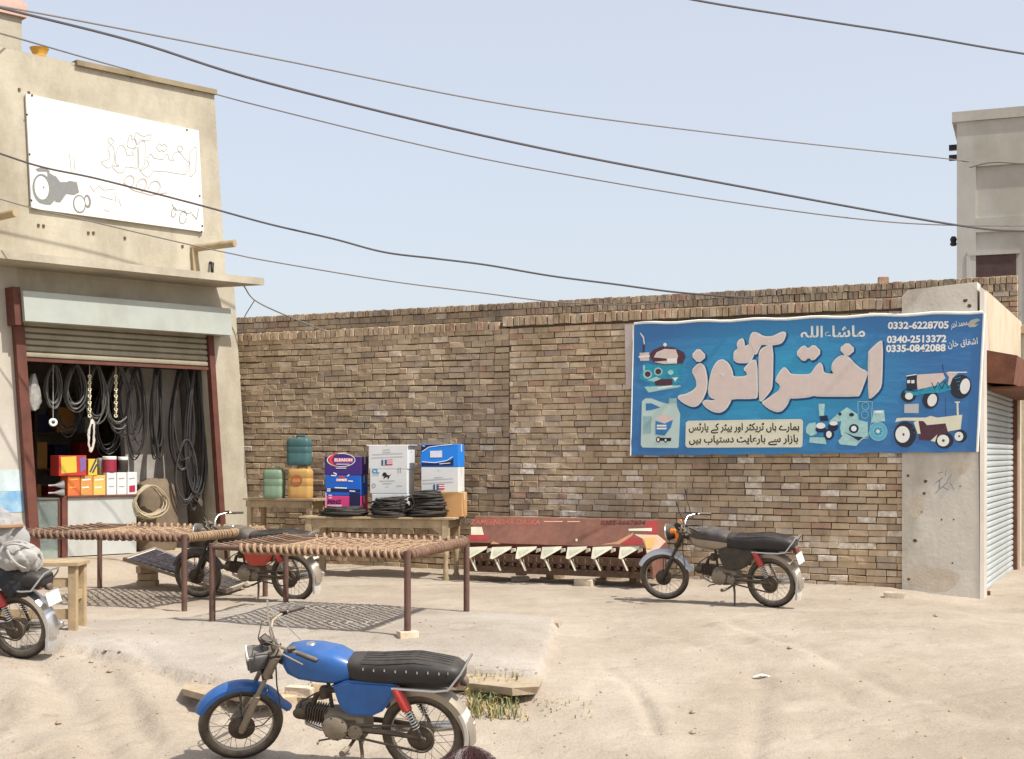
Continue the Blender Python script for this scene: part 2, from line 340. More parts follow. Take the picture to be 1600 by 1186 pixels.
def build_ground():
    out = [-220, -90, -40, -18]
    xs = np.array(out + list(np.arange(-9, 9.01, .036)) + [-a for a in out[::-1]])
    ys = np.array([-40, -10, 0, 4] + list(np.arange(6.5, 21, .036)) + [22, 24, 30, 45, 90, 300])
    X, Y = np.meshgrid(xs, ys); Z, Mk = gz_arr(X, Y)
    far = (np.abs(X) > 10) | (Y > 21.5) | (Y < 5)
    Z = np.where(far & (Y > 12), -.02, Z)
    nx, ny = len(xs), len(ys)
    co = np.stack([X, Y, Z], -1).reshape(-1, 3)
    i = np.arange(nx * ny).reshape(ny, nx); q = np.stack([i[:-1, :-1], i[:-1, 1:], i[1:, 1:], i[1:, :-1]], -1).reshape(-1, 4)
    me = bpy.data.meshes.new('ground'); me.vertices.add(len(co)); me.vertices.foreach_set('co', co.ravel())
    me.loops.add(q.size); me.loops.foreach_set('vertex_index', q.ravel()); me.polygons.add(len(q))
    me.polygons.foreach_set('loop_start', np.arange(0, q.size, 4)); me.polygons.foreach_set('loop_total', np.full(len(q), 4))
    me.polygons.foreach_set('use_smooth', np.ones(len(q), bool)); me.update()
    a = me.attributes.new('slab', 'FLOAT', 'POINT'); a.data.foreach_set('value', Mk.astype(float).ravel())
    o = bpy.data.objects.new('ground', me); COL.objects.link(o); o['kind'] = 'structure'
    m = bpy.data.materials.new('dusty_earth'); m.use_nodes = True; n = m.node_tree.nodes; l = m.node_tree.links; p = n['Principled BSDF']
    p.inputs['Roughness'].default_value = .95; p.inputs['Specular IOR Level'].default_value = .15
    tc = n.new('ShaderNodeTexCoord')
    def nz(s, d=6, r=.6, sc_=None):
        k = n.new('ShaderNodeTexNoise'); k.inputs['Scale'].default_value = s; k.inputs['Detail'].default_value = d; k.inputs['Roughness'].default_value = r
        if sc_:
            mp = n.new('ShaderNodeMapping'); mp.inputs['Scale'].default_value = sc_; l.new(tc.outputs['Object'], mp.inputs[0]); l.new(mp.outputs[0], k.inputs['Vector'])
        else: l.new(tc.outputs['Object'], k.inputs['Vector'])
        return k.outputs['Fac']
    def ramp(f, p0, c0, p1, c1):
        k = n.new('ShaderNodeValToRGB'); k.color_ramp.elements[0].position = p0; k.color_ramp.elements[1].position = p1
        k.color_ramp.elements[0].color = (*c0, 1); k.color_ramp.elements[1].color = (*c1, 1); l.new(f, k.inputs[0]); return k.outputs[0]
    def mix(f, a, b, mode='MIX'):
        k = n.new('ShaderNodeMix'); k.data_type = 'RGBA'; k.blend_type = mode
        if isinstance(f, float): k.inputs['Factor'].default_value = f
        else: l.new(f, k.inputs['Factor'])
        l.new(a, k.inputs[6]); l.new(b, k.inputs[7]); return k.outputs[2]
    earth = ramp(nz(1.1), .3, (.378, .318, .250), .7, (.462, .396, .318))
    slab = ramp(nz(2.2), .3, (.385, .34, .285), .7, (.455, .405, .345))
    at_ = n.new('ShaderNodeAttribute'); at_.attribute_name = 'slab'
    base = mix(at_.outputs['Fac'], earth, slab)
    grit = ramp(nz(55, 4, .7), .36, (.78, .76, .74), .52, (1, 1, 1))
    base = mix(.7, base, grit, 'MULTIPLY')
    patch = ramp(nz(.45, 5, .65, (1, 1.6, 1)), .42, (.84, .82, .79), .6, (1.0, 1.0, 1.0))
    base = mix(.85, base, patch, 'MULTIPLY')
    spot = ramp(nz(1.7, 8, .72, (1, 1.3, 1)), .30, (.66, .62, .58), .40, (1, 1, 1))
    base = mix(.75, base, spot, 'MULTIPLY')
    l.new(base, p.inputs['Base Color'])
    b1 = n.new('ShaderNodeBump'); b1.inputs['Strength'].default_value = .55; b1.inputs['Distance'].default_value = .02; l.new(nz(38, 7, .7), b1.inputs['Height'])
    b2 = n.new('ShaderNodeBump'); b2.inputs['Strength'].default_value = .5; b2.inputs['Distance'].default_value = .03; l.new(nz(9, 6, .65, (1, 1.8, 1)), b2.inputs['Height']); l.new(b1.outputs[0], b2.inputs['Normal'])
    l.new(b2.outputs[0], p.inputs['Normal']); me.materials.append(m)
build_ground()

# ------------------------------------------------------------------ brick walls
BR = [mat('brick_tan', (190, 168, 139), .95, var=.10, scale=9, bump=.5, bscale=45, stain=.25, world=.2), mat('brick_buff', (198, 177, 148), .95, var=.10, scale=9, bump=.5, bscale=45, stain=.2, world=.2),
      mat('brick_brown', (178, 156, 129), .95, var=.12, scale=9, bump=.5, bscale=45, stain=.25, world=.2), mat('brick_grey', (174, 156, 134), .95, var=.12, scale=9, bump=.5, bscale=45, stain=.25, world=.2),
      mat('brick_red', (182, 150, 128), .95, var=.16, scale=9, bump=.5, bscale=45, stain=.2, world=.2), mat('brick_pale', (208, 191, 168), .95, var=.12, scale=12, bump=.5, bscale=45, stain=.3, world=.2),
      mat('brick_whitewash', (238, 230, 216), .95, scale=14, bump=.4, bscale=45, col2=(178, 156, 128), world=.1), mat('brick_burnt', (158, 141, 124), .95, var=.2, scale=9, bump=.5, bscale=45, world=.2)]
MORTAR = mat('mud_mortar', (98, 83, 67), .98, var=.2, scale=14, bump=.6, bscale=30)
PLASTER = mat('grey_plaster', (208, 201, 187), .92, var=.09, scale=2.6, bump=.35, bscale=22, stain=.34)
def brick_verts(L, D, H, rng):
    c = .0035 + rng.random() * .003; j = lambda s=.0032: (rng.random() - .5) * 2 * s
    vs = []
    for y, ins in ((-D, 0), (-c, 0), (0, c)):
        for sx, sz in ((0, 0), (1, 0), (1, 1), (0, 1)):
            vs.append(Vector(((ins if sx == 0 else L - ins) + j(), y + (j(.003) if y > -D else 0), (ins if sz == 0 else H - ins) + j(.003))))
    fs = [(8, 9, 10, 11)] + [(a + i, a + (i + 1) % 4, a + 4 + (i + 1) % 4, a + 4 + i) for a in (0, 4) for i in range(4)]
    return vs, fs
def pick(rng, wts):
    t = rng.random() * sum(wts)
    for i, k in enumerate(wts):
        t -= k
        if t <= 0: return i
    return 0
def brick_wall(root, cells, depth, limit, hide):
    """cells: (u, z, length, height, v, material). The largest in view become bricks of their own, the rest one mesh."""
    rng = random.Random(11); M = root.matrix_world; sc_ = []
    for k, (u, z, L, H, v, mi) in enumerate(cells):
        p = M @ Vector((u + L / 2, v, z + H / 2)); s = L * H / p.y ** 2
        px = 800 + p.x / p.y * F; py = HZ - (p.z - CH) / p.y * F
        sc_.append((-s if not hide(px, py) else 1, k))
    single = {k for s, k in sorted(sc_)[:limit] if s < 0}
    protos = {}
    rest = MB()
    for k, (u, z, L, H, v, mi) in enumerate(cells):
        if k in single:
            key = (round(L, 2), round(H, 2), rng.randrange(4), mi)
            if key not in protos:
                mb = MB(); mb.add(*brick_verts(key[0], depth, key[1], rng)); o = mb.build('brick', BR[mi], root); protos[key] = o.data
            else:
                o = bpy.data.objects.new('brick', protos[key]); COL.objects.link(o); o.parent = root
            o.location = (u, v, z); o.rotation_euler = (R(rng.uniform(-1.5, 1.5)), R(rng.uniform(-.7, .7)), R(rng.uniform(-1.6, 1.6)))
        else:
            rest.cur = mi; vs, fs = brick_verts(L, depth, H, rng); q = Matrix.Rotation(R(rng.uniform(-1.6, 1.6)), 3, 'Z') @ Matrix.Rotation(R(rng.uniform(-1.5, 1.5)), 3, 'X')
            rest.add([Vector((u, v, z)) + q @ p for p in vs], fs)
    if rest.v: rest.build('bricks', BR, root, kind='stuff')
def courses(rng, u0, u1, z0, z1, ch, style, wts, wob):
    cells = []; z = z0; r = 0
    while z < z1 - .02:
        u = u0
        first = True
        while u < u1 - .03:
            if style == 'mixed':
                header = (r % 2 == 0 and rng.random() < .72) or rng.random() < .12
            else: header = rng.random() < (.14 if not first else (.85 if r % 2 else .15))
            L = (.108 if header else .222) + rng.uniform(-.012, .012); first = False
            L = min(L, u1 - u)
            if L < .03: break
            dz = wob * math.sin(u * 1.3 + r * .35) + wob * .6 * math.sin(u * 3.1 + r * 1.7)
            t = z / max(z1, .1)
            cells.append((u, z + dz, L, ch - .0065 + rng.uniform(-.004, .001), rng.uniform(-.006, .007), pick(rng, wts(u, z))))
            u += L + rng.uniform(.003, .009)
        z += ch; r += 1
    return cells
def coping(rng, u0, u1, z, h, wts, v=0.012):
    cells = []; u = u0; k = 0
    while u < u1 - .03:
        L = rng.uniform(.066, .082)
        cells.append((u, z + rng.uniform(-.006, .006), L, h, v + rng.uniform(-.006, .006), pick(rng, wts))); k += 1
        u += L + (rng.uniform(.003, .008) if k % 2 else rng.uniform(.008, .016))
    return cells
US = wuv(795, 700)[0]                      # the straight joint where the infill wall meets the older one
UL = wuv(372, 600)[0] + .35
rng = random.Random(5)
def w_right(u, z):
    low = max(0, 1 - z / 2.3)
    return (6, 5, 3, 1.4, .5 if z < 2.3 else 1.6, 1.6 + 2.4 * low, .4 + 3.4 * low, .6)
def w_left(u, z): return (7, 5, 4, 1.8, .10, .35, .04, .25)
rw = thing('brick_wall', 'unplastered brick wall of pale and whitewashed bricks behind the blue banner', 'wall', WM.copy())
core = MB(); core.box(((US) / 2 - .1, -.158, 1.69), (US + .2, .26, 3.54)); core.build('core', MORTAR, rw)
cells = courses(rng, -.03, US - .01, -.06, 3.33, .0785, 'stretch', w_right, .004) + coping(rng, 0, US + .12, 3.345, .125, (4, 2, 3, 1, 1.6, .8, 0, .5))
brick_wall(rw, cells, .07, 300, lambda px, py: px > 985 and 500 < py < 712)
lw = thing('brick_wall', 'older brown brick wall in mixed bond between the shop and the straight joint', 'wall', WM @ Matrix.Translation((US, -.03, 0)))
core = MB(); core.box(((UL - US) / 2 + .02, -.158, 1.66), (UL - US - .06, .26, 3.48)); core.build('core', MORTAR, lw)
cells = courses(rng, .012, UL - US, -.06, 3.27, .0825, 'mixed', lambda u, z: w_left(u, z), .008) + coping(rng, .16, UL - US, 3.30, .115, (4, 2, 4, 2, .6, .4, 0, 1))
brick_wall(lw, cells, .07, 300, lambda px, py: py > 690 and px < 740)
# the higher wall of the yard behind
bu0 = wuv(1590, 440, -4.75)[0]; UB = wuv(365, 480, -4.75)[0] + .4 - bu0; bwM = WM @ Matrix.Translation((bu0, -4.75, wuv(1411, 440, -4.75)[1] - 3.945))
bw = thing('brick_wall', 'higher brick yard wall whose on-edge coping shows above the front wall', 'wall', bwM)
core = MB(); core.box((UB / 2, -.158, 1.8), (UB - .03, .26, 4.25)); core.build('core', MORTAR, bw)
cw = (4, 2, 4, 2, 1.4, .8, 0, 1)
cells = coping(rng, 0, UB, 3.835, .11, cw, .02) + coping(rng, 0, UB * .55, 3.72, .108, cw) + courses(rng, UB * .55, UB, 3.72, 3.83, .112, 'stretch', lambda u, z: cw, 0) \
    + courses(rng, 0, UB, 3.26, 3.71, .077, 'stretch', lambda u, z: cw, .004)
brick_wall(bw, cells, .07, 300, lambda px, py: px < 372 or py > 480)
o = MB(); o.box((0, 0, .05), (.16, .11, .1), bev=.01); o = o.build('brick', BR[4]); o.matrix_world = bwM @ place((1.95, -.1, 3.945), .3)
tag(o, 'loose brick left on top of the higher yard wall', 'brick')
# ------------------------------------------------------------------ plastered corner pier and shuttered shop front round the corner
WHITEP = mat('lime_plaster', (196, 182, 158), .9, var=.08, scale=3, bump=.2, bscale=25, stain=.15)
LIME = mat('white_lime', (188, 182, 172), .85, var=.06, scale=4, stain=.1)
RUST = mat('rusted_sheet', (112, 72, 54), .85, var=.25, scale=5, bump=.2, bscale=30, stain=.2)
SHUT = mat('shutter_blue', (172, 180, 182), .55, var=.08, scale=3, stain=.2, dust=.15)
cs = thing('corner_shop', 'plastered corner shop with pale roller shutter, next to the blue banner', 'building', WM.copy())
PW = -wuv(1531, 700, .045)[0]
mb = MB()
# slightly uneven pier: front face between the brick wall and the corner
fr = [(0.01, -.1), (0.01, 3.48), (-.06, 3.55), (-PW + .03, 3.60), (-PW, -.2)]
mb.add([(x, .045, z) for x, z in fr] + [(x, -.3, z) for x, z in fr], [(0, 1, 2, 3, 4), (9, 8, 7, 6, 5)] + [(i, (i + 1) % 5, 5 + (i + 1) % 5, 5 + i) for i in range(5)])
mb.build('pier', PLASTER, cs)
CHIP = mat('chipped_hole', (92, 80, 66), .95, var=.2); SCR = mat('blue_scrawl', (150, 152, 160), .9, var=.2, scale=30); PATCH = mat('repair_patch', (196, 184, 164), .95, var=.1, scale=8, bump=.4, bscale=40)
for px, py, sz in ((1419, 743, .022), (1446, 752, .026), (1430, 845, .028), (1444, 771, .022), (1471, 812, .014), (1490, 812, .012), (1508, 470, .034), (1514, 478, .03), (1420, 905, .02), (1500, 760, .012), (1440, 800, .012), (1488, 880, .014), (1455, 930, .02)):
    p = WM.inverted() @ hit(px, py, W0 + WN * .046, WN); rg_ = random.Random(px); n = 7; mb = MB()
    mb.add([(p.x + sz * rg_.uniform(.6, 1.1) * math.cos(a), .0468, p.z + sz * rg_.uniform(.5, 1.0) * math.sin(a)) for a in [2 * math.pi * i / n for i in range(n)]], [tuple(range(n))]); mb.build('chip', CHIP, cs)
rg_ = random.Random(77)
for k in range(11):
    px, py = rg_.uniform(1465, 1488), rg_.uniform(736, 768); a = WM.inverted() @ hit(px, py, W0 + WN * .0465, WN); d = Vector((rg_.uniform(-.05, .05), 0, rg_.uniform(-.06, .06))); s_ = Vector((-d.z, 0, d.x)).normalized() * .005
    mb = MB(); mb.add([a - d - s_, a + d - s_, a + d + s_, a - d + s_], [(0, 1, 2, 3)]); mb.build('paint_scrawl', SCR, cs)
for px, py, rx_, rz_ in ((1460, 905, .30, .16), (1500, 640 + 90, .12, .09), (1432, 790, .1, .14)):
    p = WM.inverted() @ hit(px, py, W0 + WN * .046, WN); n = 16; mb = MB(); mb.add([(p.x + rx_ * rg_.uniform(.7, 1.1) * math.cos(a), .0458, p.z + rz_ * rg_.uniform(.7, 1.1) * math.sin(a)) for a in [2 * math.pi * i / n for i in range(n)]], [tuple(range(n))]); mb.build('plaster_patch', PATCH, cs)
mb = MB(); mb.add([(-PW, .05, -.2), (-PW - .0, .05, 3.55), (-PW - .045, .02, 3.5), (-PW - .045, .02, -.2), (-PW, -.25, -.2), (-PW, -.25, 3.55), (-PW - .045, -.25, 3.5), (-PW - .045, -.25, -.2)],
    [(0, 1, 2, 3), (3, 2, 6, 7), (1, 5, 6, 2), (4, 7, 6, 5)]); mb.build('corner_plaster', LIME, cs)
mb = MB(); mb.box((-PW + .12, -2.4, 3.18), (.3, 4.25, .72)); mb.box((-PW + .2, -4.3, 1.5), (.46, .55, 3.5)); mb.box((-PW + .24, -2.3, 1.4), (.05, 4.2, 3.3))
mb.build('wall', WHITEP, cs)
for v_ in (-.36, -3.95): mb = MB(); mb.box((-PW + .02, v_, 1.35), (.09, .1, 2.95)); mb.build('door_post', RUST, cs)
mb = MB(); mb.box((-PW - .02, -4.1, 1.45), (.06, .09, 3.0)); mb.build('gate_post', LIME, cs)
prof = [(0, 0), (.022, .012), (.03, .04), (.022, .062), (0, .072)]
slat = MB(); n = len(prof)
slat.add([(-PW + .05 - a, -.4, z) for a, z in prof] + [(-PW + .05 - a, -3.92, z) for a, z in prof], [(i, i + 1, n + i + 1, n + i) for i in range(n - 1)] + [list(range(n)), list(range(n, 2 * n))[::-1]])
s0 = slat.build('slat', SHUT, cs, sm=True); s0.location.z = -.1
for i in range(1, 36):
    o = bpy.data.objects.new('slat', s0.data); COL.objects.link(o); o.parent = cs; o.location.z = -.1 + i * .0745
mb = MB(); a = [(-PW - .01, 2.46), (-PW - .34, 2.43), (-PW - .38, 2.76), (-PW - .01, 2.84)]
mb.add([(x, -.22, z) for x, z in a] + [(x, -4.1, z + .0) for x, z in a], [(0, 1, 2, 3), (7, 6, 5, 4)] + [(i, (i + 1) % 4, 4 + (i + 1) % 4, 4 + i) for i in range(4)])
mb.build('shutter_box', RUST, cs)
mb = MB(); mb.box((-PW - .22, -2.2, 2.40), (.44, 3.7, .025)); mb.build('canopy_sheet', RUST, cs)
mb = MB(); mb.box((-PW - .04, -.30, -.02), (.07, .05, .09)); mb.box((-PW - .05, -2.2, -.04), (.08, .06, .07)); mb.build('lock', RUST, cs)
# the grey neighbour past the shutter
ng = thing('neighbour_building', 'grey plastered front with a dark doorway beyond the roller shutter', 'building', WM @ Matrix.Translation((-PW - .02, -4.62, 0)))
mb = MB(); mb.box((-.18, -.15, 1.7), (.34, .5, 3.6)); mb.box((-1.7, -.15, 3.05), (2.7, .5, .898)); mb.box((-2.6, -.15, 1.3), (1.0, .5, 2.6)); mb.build('wall', PLASTER, ng)
mb = MB(); mb.box((-1.2, -.35, 1.3), (1.72, .06, 2.6)); mb.build('door', mat('dark_door', (52, 46, 42), .7, var=.2), ng)
mb = MB(); mb.box((-.1, .13, 3.42), (.6, .12, .1)); mb.build('ledge', BR[1], ng)

# ------------------------------------------------------------------ far grey house
FE = Vector((-.80, .60, 0)).normalized(); FP = at(1495, 440, 27.0); FM = frame((FP.x, FP.y, 0), -FE)
fM = frame((FP.x, FP.y, 0), (-.93, .36, 0))
GREY = mat('grey_render', (188, 184, 175), .92, var=.07, scale=1.6, bump=.15, bscale=20, stain=.18)
fh = thing('house', 'tall grey rendered house with a boarded brown window behind the brick walls', 'building', fM)
def fz(px, py): p = fM.inverted() @ hit(px, py, fM.translation, fM.to_3x3() @ Vector((0, 1, 0))); return p.x, p.z
ux, ztop = fz(1498, 190)
wx1, wz1 = fz(1517, 400); wx0, _ = fz(1588, 398)
mb = MB()
W_, D_ = 6.0, 5.0
mb.box((-W_ / 2, -D_ / 2 - .06, ztop / 2), (W_, D_, ztop)); mb.build('wall', GREY, fh)
px_, pz_ = fz(1513, 262); _, pz2 = fz(1513, 345)
mb = MB(); mb.box((-.18, -.03, ztop / 2), (.36, .062, ztop - .02)); mb.box((-.36 - 2.8, -.03, (pz_ + ztop) / 2), (5.6, .062, ztop - pz_ - .03)); mb.box((-.36 - 2.8, -.03, pz2 - .1), (5.6, .062, .28)); mb.box((-1.65, -.03, pz2 / 2 - .2), (.2, .062, pz2 - .1))
mb.build('pilaster', GREY, fh)
mb = MB(); mb.box((-W_ / 2 + .03, -D_ / 2 - .02, ztop + .09), (W_ + .12, D_ + .12, .2)); mb.build('roof_slab', GREY, fh)
mb = MB(); mb.box(((wx1 + wx0) / 2, -.04, wz1 - .6), (abs(wx0 - wx1), .06, 1.2)); win = mb.build('window', mat('brown_board', (82, 62, 58), .8, var=.2), fh)
mb = MB(); ww = abs(wx0 - wx1); mb.box(((wx1 + wx0) / 2, -.02, wz1 + .04), (ww + .14, .07, .07)); mb.box((wx1 + .05, -.02, wz1 - .6), (.07, .07, 1.2)); mb.build('frame', GREY, win)
DARK = mat('dark_iron', (48, 44, 44), .6, var=.2)
for py in (224, 240):
    _, z = fz(1490, py); mb = MB(); mb.box((.08, -.4, z), (.18, .12, .1)); mb.build('bracket', DARK, fh)
_, z = fz(1490, 373); mb = MB(); mb.lathe([(.05, -.1), (.07, -.06), (.05, -.02), (.07, .03), (.04, .09)], (.08, -.3, z), n=10); mb.build('insulator', DARK, fh, sm=True)
# ------------------------------------------------------------------ left shop building
CREAM = mat('cream_plaster', (180, 172, 153), .9, var=.12, scale=1.8, bump=.4, bscale=18, stain=.36)
PALE = mat('pale_plaster', (184, 178, 166), .9, var=.08, scale=2, bump=.2, bscale=22, stain=.16)
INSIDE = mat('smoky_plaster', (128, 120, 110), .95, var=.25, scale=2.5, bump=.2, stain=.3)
GREYPAINT = mat('grey_green_paint', (168, 173, 165), .6, var=.07, scale=2.5, stain=.14)
SLATM = mat('dull_shutter', (150, 143, 124), .55, var=.12, scale=3, stain=.2)
BROWN = mat('brown_post', (98, 58, 46), .7, var=.2, scale=6, stain=.2)
shop = thing('shop_building', 'cream plastered shop with open roller shutter, canopy and tall parapet', 'building', SM.copy())
def lbox(mb, u0, u1, v0, v1, z0, z1):
    vs = [lean(u, v, z) for z in (z0, z1) for v in (v0, v1) for u in (u0, u1)]
    mb.add(vs, [(0, 2, 3, 1), (4, 5, 7, 6), (0, 1, 5, 4), (2, 6, 7, 3), (0, 4, 6, 2), (1, 3, 7, 5)])
uR = suv(327, 640)[0]; uL = suv(42, 640)[0]; UE = 6.5
ZC = suv(200, 425)[1]; ZB = suv(200, 492, .3)[1]; ZT = suv(332, 140)[1]; ZL = suv(40, 77)[1]
bx_l, bz_t = suv(36, 454, .32); bx_r, bz_b = suv(363, 524, .32)
ZO = suv(180, 566, .05)[1]
mb = MB(); lbox(mb, -.13, uR, -.3, 0, -.1, ZC); lbox(mb, uR, uL, -.3, 0, bz_b + .05, ZC); mb.build('wall', CREAM, shop)
mb = MB(); lbox(mb, uL, UE, -.3, 0, -.1, ZC); mb.build('side_wall', PALE, shop)
u_st = suv(112, 92)[0]
mb = MB(); lbox(mb, 0.0, UE, -.28, -.002, ZC, ZL - .04); mb.build('upper_wall', CREAM, shop)
mb = MB(); lbox(mb, 0.0, u_st, -.30, .002, ZL - .04, ZT - .07); mb.build('parapet', CREAM, shop)
mb = MB(); lbox(mb, -.02, u_st - .05, -.34, .05, ZT - .07, ZT); mb.build('coping', mat('weathered_coping', (150, 136, 110), .95, var=.12, scale=3, stain=.3), shop)
mb = MB(); lbox(mb, 0, .25, -4, -.3, -.1, ZL - .1); lbox(mb, 0, UE, -4.2, -4, -.1, ZL - .1); lbox(mb, .25, UE, -4, -.28, 3.5, 3.7); mb.build('rear_walls', CREAM, shop)
# canopy slab
cu_r, _ = suv(413, 443, .62)
mb = MB(); vs = []
for z in (ZC - .10, ZC): vs += [lean(cu_r, .62, z + .02), lean(UE, .62, z + .02), lean(UE, -.02, z), lean(cu_r + .45, -.02, z)]
mb.add(vs, [(0, 1, 2, 3), (7, 6, 5, 4)] + [(i, (i + 1) % 4, 4 + (i + 1) % 4, 4 + i) for i in range(4)]); mb.build('canopy', CREAM, shop)
# interior
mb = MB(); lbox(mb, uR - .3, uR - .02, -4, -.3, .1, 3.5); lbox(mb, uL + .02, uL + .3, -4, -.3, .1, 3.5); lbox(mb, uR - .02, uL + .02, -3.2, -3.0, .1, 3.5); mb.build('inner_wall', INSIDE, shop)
mb = MB(); lbox(mb, uR, uR + .95, -.92, -.8, .24, 3.3); mb.build('added_backing', mat('lit_backing_grey', (176, 170, 162), .95, var=.2, scale=3, stain=.35), shop)  # added panel, paler than the inner walls so this side reads as lit
mb = MB(); lbox(mb, uR - .02, uL + .02, -3.0, .12, .02, .24); mb.build('plinth', mat('worn_cement', (176, 160, 134), .95, var=.12, scale=3, bump=.3), shop)
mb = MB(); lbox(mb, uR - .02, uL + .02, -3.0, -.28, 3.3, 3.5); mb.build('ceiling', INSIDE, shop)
# shutter box, rolled shutter, posts
mb = MB(); lbox(mb, bx_r, bx_l, .005, .32, bz_b, bz_t); mb.build('shutter_box', GREYPAINT, shop)
mb = MB(); lbox(mb, bx_l + .004, bx_l + .10, .004, .25, bz_b - .05, bz_t + .05); mb.build('box_end', BROWN, shop)
nsl = 7; hs = (bz_b + .12 - ZO) / nsl
for i in range(nsl):
    mb = MB(); prof = [(0, .002), (.03, hs * .2), (.036, hs * .5), (.03, hs * .8), (0, hs - .002)]; z0 = ZO + i * hs; n = len(prof)
    mb.add([lean(uR + .01, .03 + a, z0 + z) for a, z in prof] + [lean(uL - .01, .03 + a, z0 + z) for a, z in prof], [(k, k + 1, n + k + 1, n + k) for k in range(n - 1)] + [list(range(n)), list(range(n, 2 * n))[::-1]])
    mb.build('slat', SLATM, shop, sm=True)
mb = MB(); lbox(mb, uR + .01, uL - .01, .02, .07, ZO - .045, ZO - .003); mb.build('bottom_bar', BROWN, shop)
for u0, u1 in ((uR - .085, uR), (uL, uL + .13)):
    mb = MB(); lbox(mb, u0, u1, .003, .11, .1, bz_b - .003 if u0 < uL else bz_b - .053); mb.build('door_post', BROWN, shop)
# blue paint on the left pier, damp patch, spouts
u0, z0 = suv(38, 800); u1, z1 = suv(0, 768)
mb = MB(); lbox(mb, uL + .14, UE, .0, .005, z0 - .0, z1); mb.build('painted_band', mat('blue_paint', (88, 152, 200), .8, var=.2, scale=5, stain=.2, col2=(170, 195, 205)), shop)
mb = MB(); lbox(mb, uL + .14, UE, .0, .005, z1 + .003, z1 + .28); mb.build('painted_band', mat('faded_blue', (190, 205, 208), .85, var=.1, scale=5, stain=.2), shop)
PIPE = mat('cement_pipe', (168, 150, 120), .9, var=.1, stain=.2)
for (pa, pb) in (((300, 388), (367, 380)), ((-30, 344), (25, 332))):
    u, z = suv(*pa); u2, z2 = suv(pb[0], pb[1], .62)
    mb = MB(); mb.smooth = True; mb.tube([lean(u, -.05, z), lean(u2, .62, z2)], .055, 14); mb.build('spout', PIPE, shop)
u, z = suv(302, 385)
mb = MB(); lbox(mb, u - .04, u + .05, 0, .05, ZC - .02, z - .04); mb.build('drain', PIPE, shop)
u, z = suv(327, 420); mb = MB(); mb.smooth = True; mb.tube([lean(u - .02, .0, z + .09), lean(u - .02, .07, z + .07), lean(u, .08, z), lean(u - .02, .04, z - .07)], .022, 8); mb.build('wire_hook', DARK, shop)
NAIL = mat('nail', (90, 70, 50), .7)
for px, py in ((30, 140), (45, 145), (205, 120), (247, 128), (300, 140), (60, 352), (68, 353), (138, 364), (146, 364), (195, 372), (285, 385)):
    u, z = suv(px, py); mb = MB(); lbox(mb, u - .015, u + .015, -.01, .012, z - .018, z + .018); mb.build('nail_hole', NAIL, shop)
# painted signboard, bleached by the sun
bd = thing('signboard', 'sun-bleached white signboard with a ghosted tractor on the cream parapet', 'sign', SM.copy())
c = [suv(*p) for p in ((38, 147), (308, 205), (316, 363), (47, 326))]
WB = mat('bleached_board', (214, 212, 205), .6, var=.02, scale=3)
GH1 = mat('ghost_print', (150, 148, 145), .7, var=.05); GH2 = mat('ghost_grey', (126, 126, 124), .7, var=.1, scale=20); GH3 = mat('ghost_pink', (184, 166, 158), .7, var=.05)
mb = MB(); vs = [lean(u, .012, z) for u, z in c] + [lean(u, .045, z) for u, z in c]
mb.add(vs, [(3, 2, 1, 0), (4, 5, 6, 7)] + [(i, (i + 1) % 4, 4 + (i + 1) % 4, 4 + i) for i in range(4)]); mb.build('board', WB, bd)
P = Print(S0 + SN * .046, SN, bd, .0022)
def c3(l): return [(30 + x / 5.157, 140 + y / 5.157) for x, y in l]
# tractor ghost
P.poly([c3(ell(185, 800, 78, 122, 24, -.12)), c3([(225, 660), (290, 700), (310, 790), (300, 880), (250, 930), (200, 925), (150, 880), (240, 860)]), c3([(290, 690), (330, 745), (385, 745), (400, 735), (465, 745), (482, 830), (440, 850), (380, 840), (330, 910), (290, 905)]), c3(ell(485, 922, 52, 75, 20, -.12)), c3(ell(550, 900, 28, 55, 16, -.12)), c3([(130, 640), (180, 625), (230, 640), (250, 665), (200, 660), (150, 660)])], GH2, 1, 'print')
P.poly([c3(ell(180, 792, 57, 95, 24, -.12)), c3(ell(485, 922, 42, 62, 20, -.12)), c3(ell(545, 900, 14, 36, 12, -.12))], WB, 2, 'print')
P.poly([c3(ell(195, 788, 9, 12, 10))], GH1, 3, 'print')
P.line([c3([(570, 770), (600, 820), (640, 775), (680, 810), (770, 800)]), c3([(655, 860), (760, 890)]), c3([(770, 830), (780, 920)]), c3([(800, 880), (820, 940)]), c3([(680, 965), (725, 985)]), c3([(405, 520), (420, 660)]), c3([(440, 540), (450, 660)])], .8, GH1, 1, 'print')
P.line([c3(ell(885, 740, 38, 50, 14, .4, 150, 420)), c3(ell(985, 770, 38, 55, 14, .4, 150, 420)), c3(ell(1090, 790, 45, 55, 14, .4, 150, 420)), c3([(840, 750), (920, 810), (1060, 850), (1190, 830)])], 1.2, GH3, 2, 'print')
P.line([c3(ell(1320, 1030, 28, 52, 16, .2)), c3(ell(1245, 990, 18, 40, 14, .2)), c3([(1230, 920), (1250, 970), (1300, 970), (1350, 1000), (1390, 990)]), c3([(1390, 1000), (1430, 1045), (1445, 960)])], 1.0, GH2, 1, 'print')
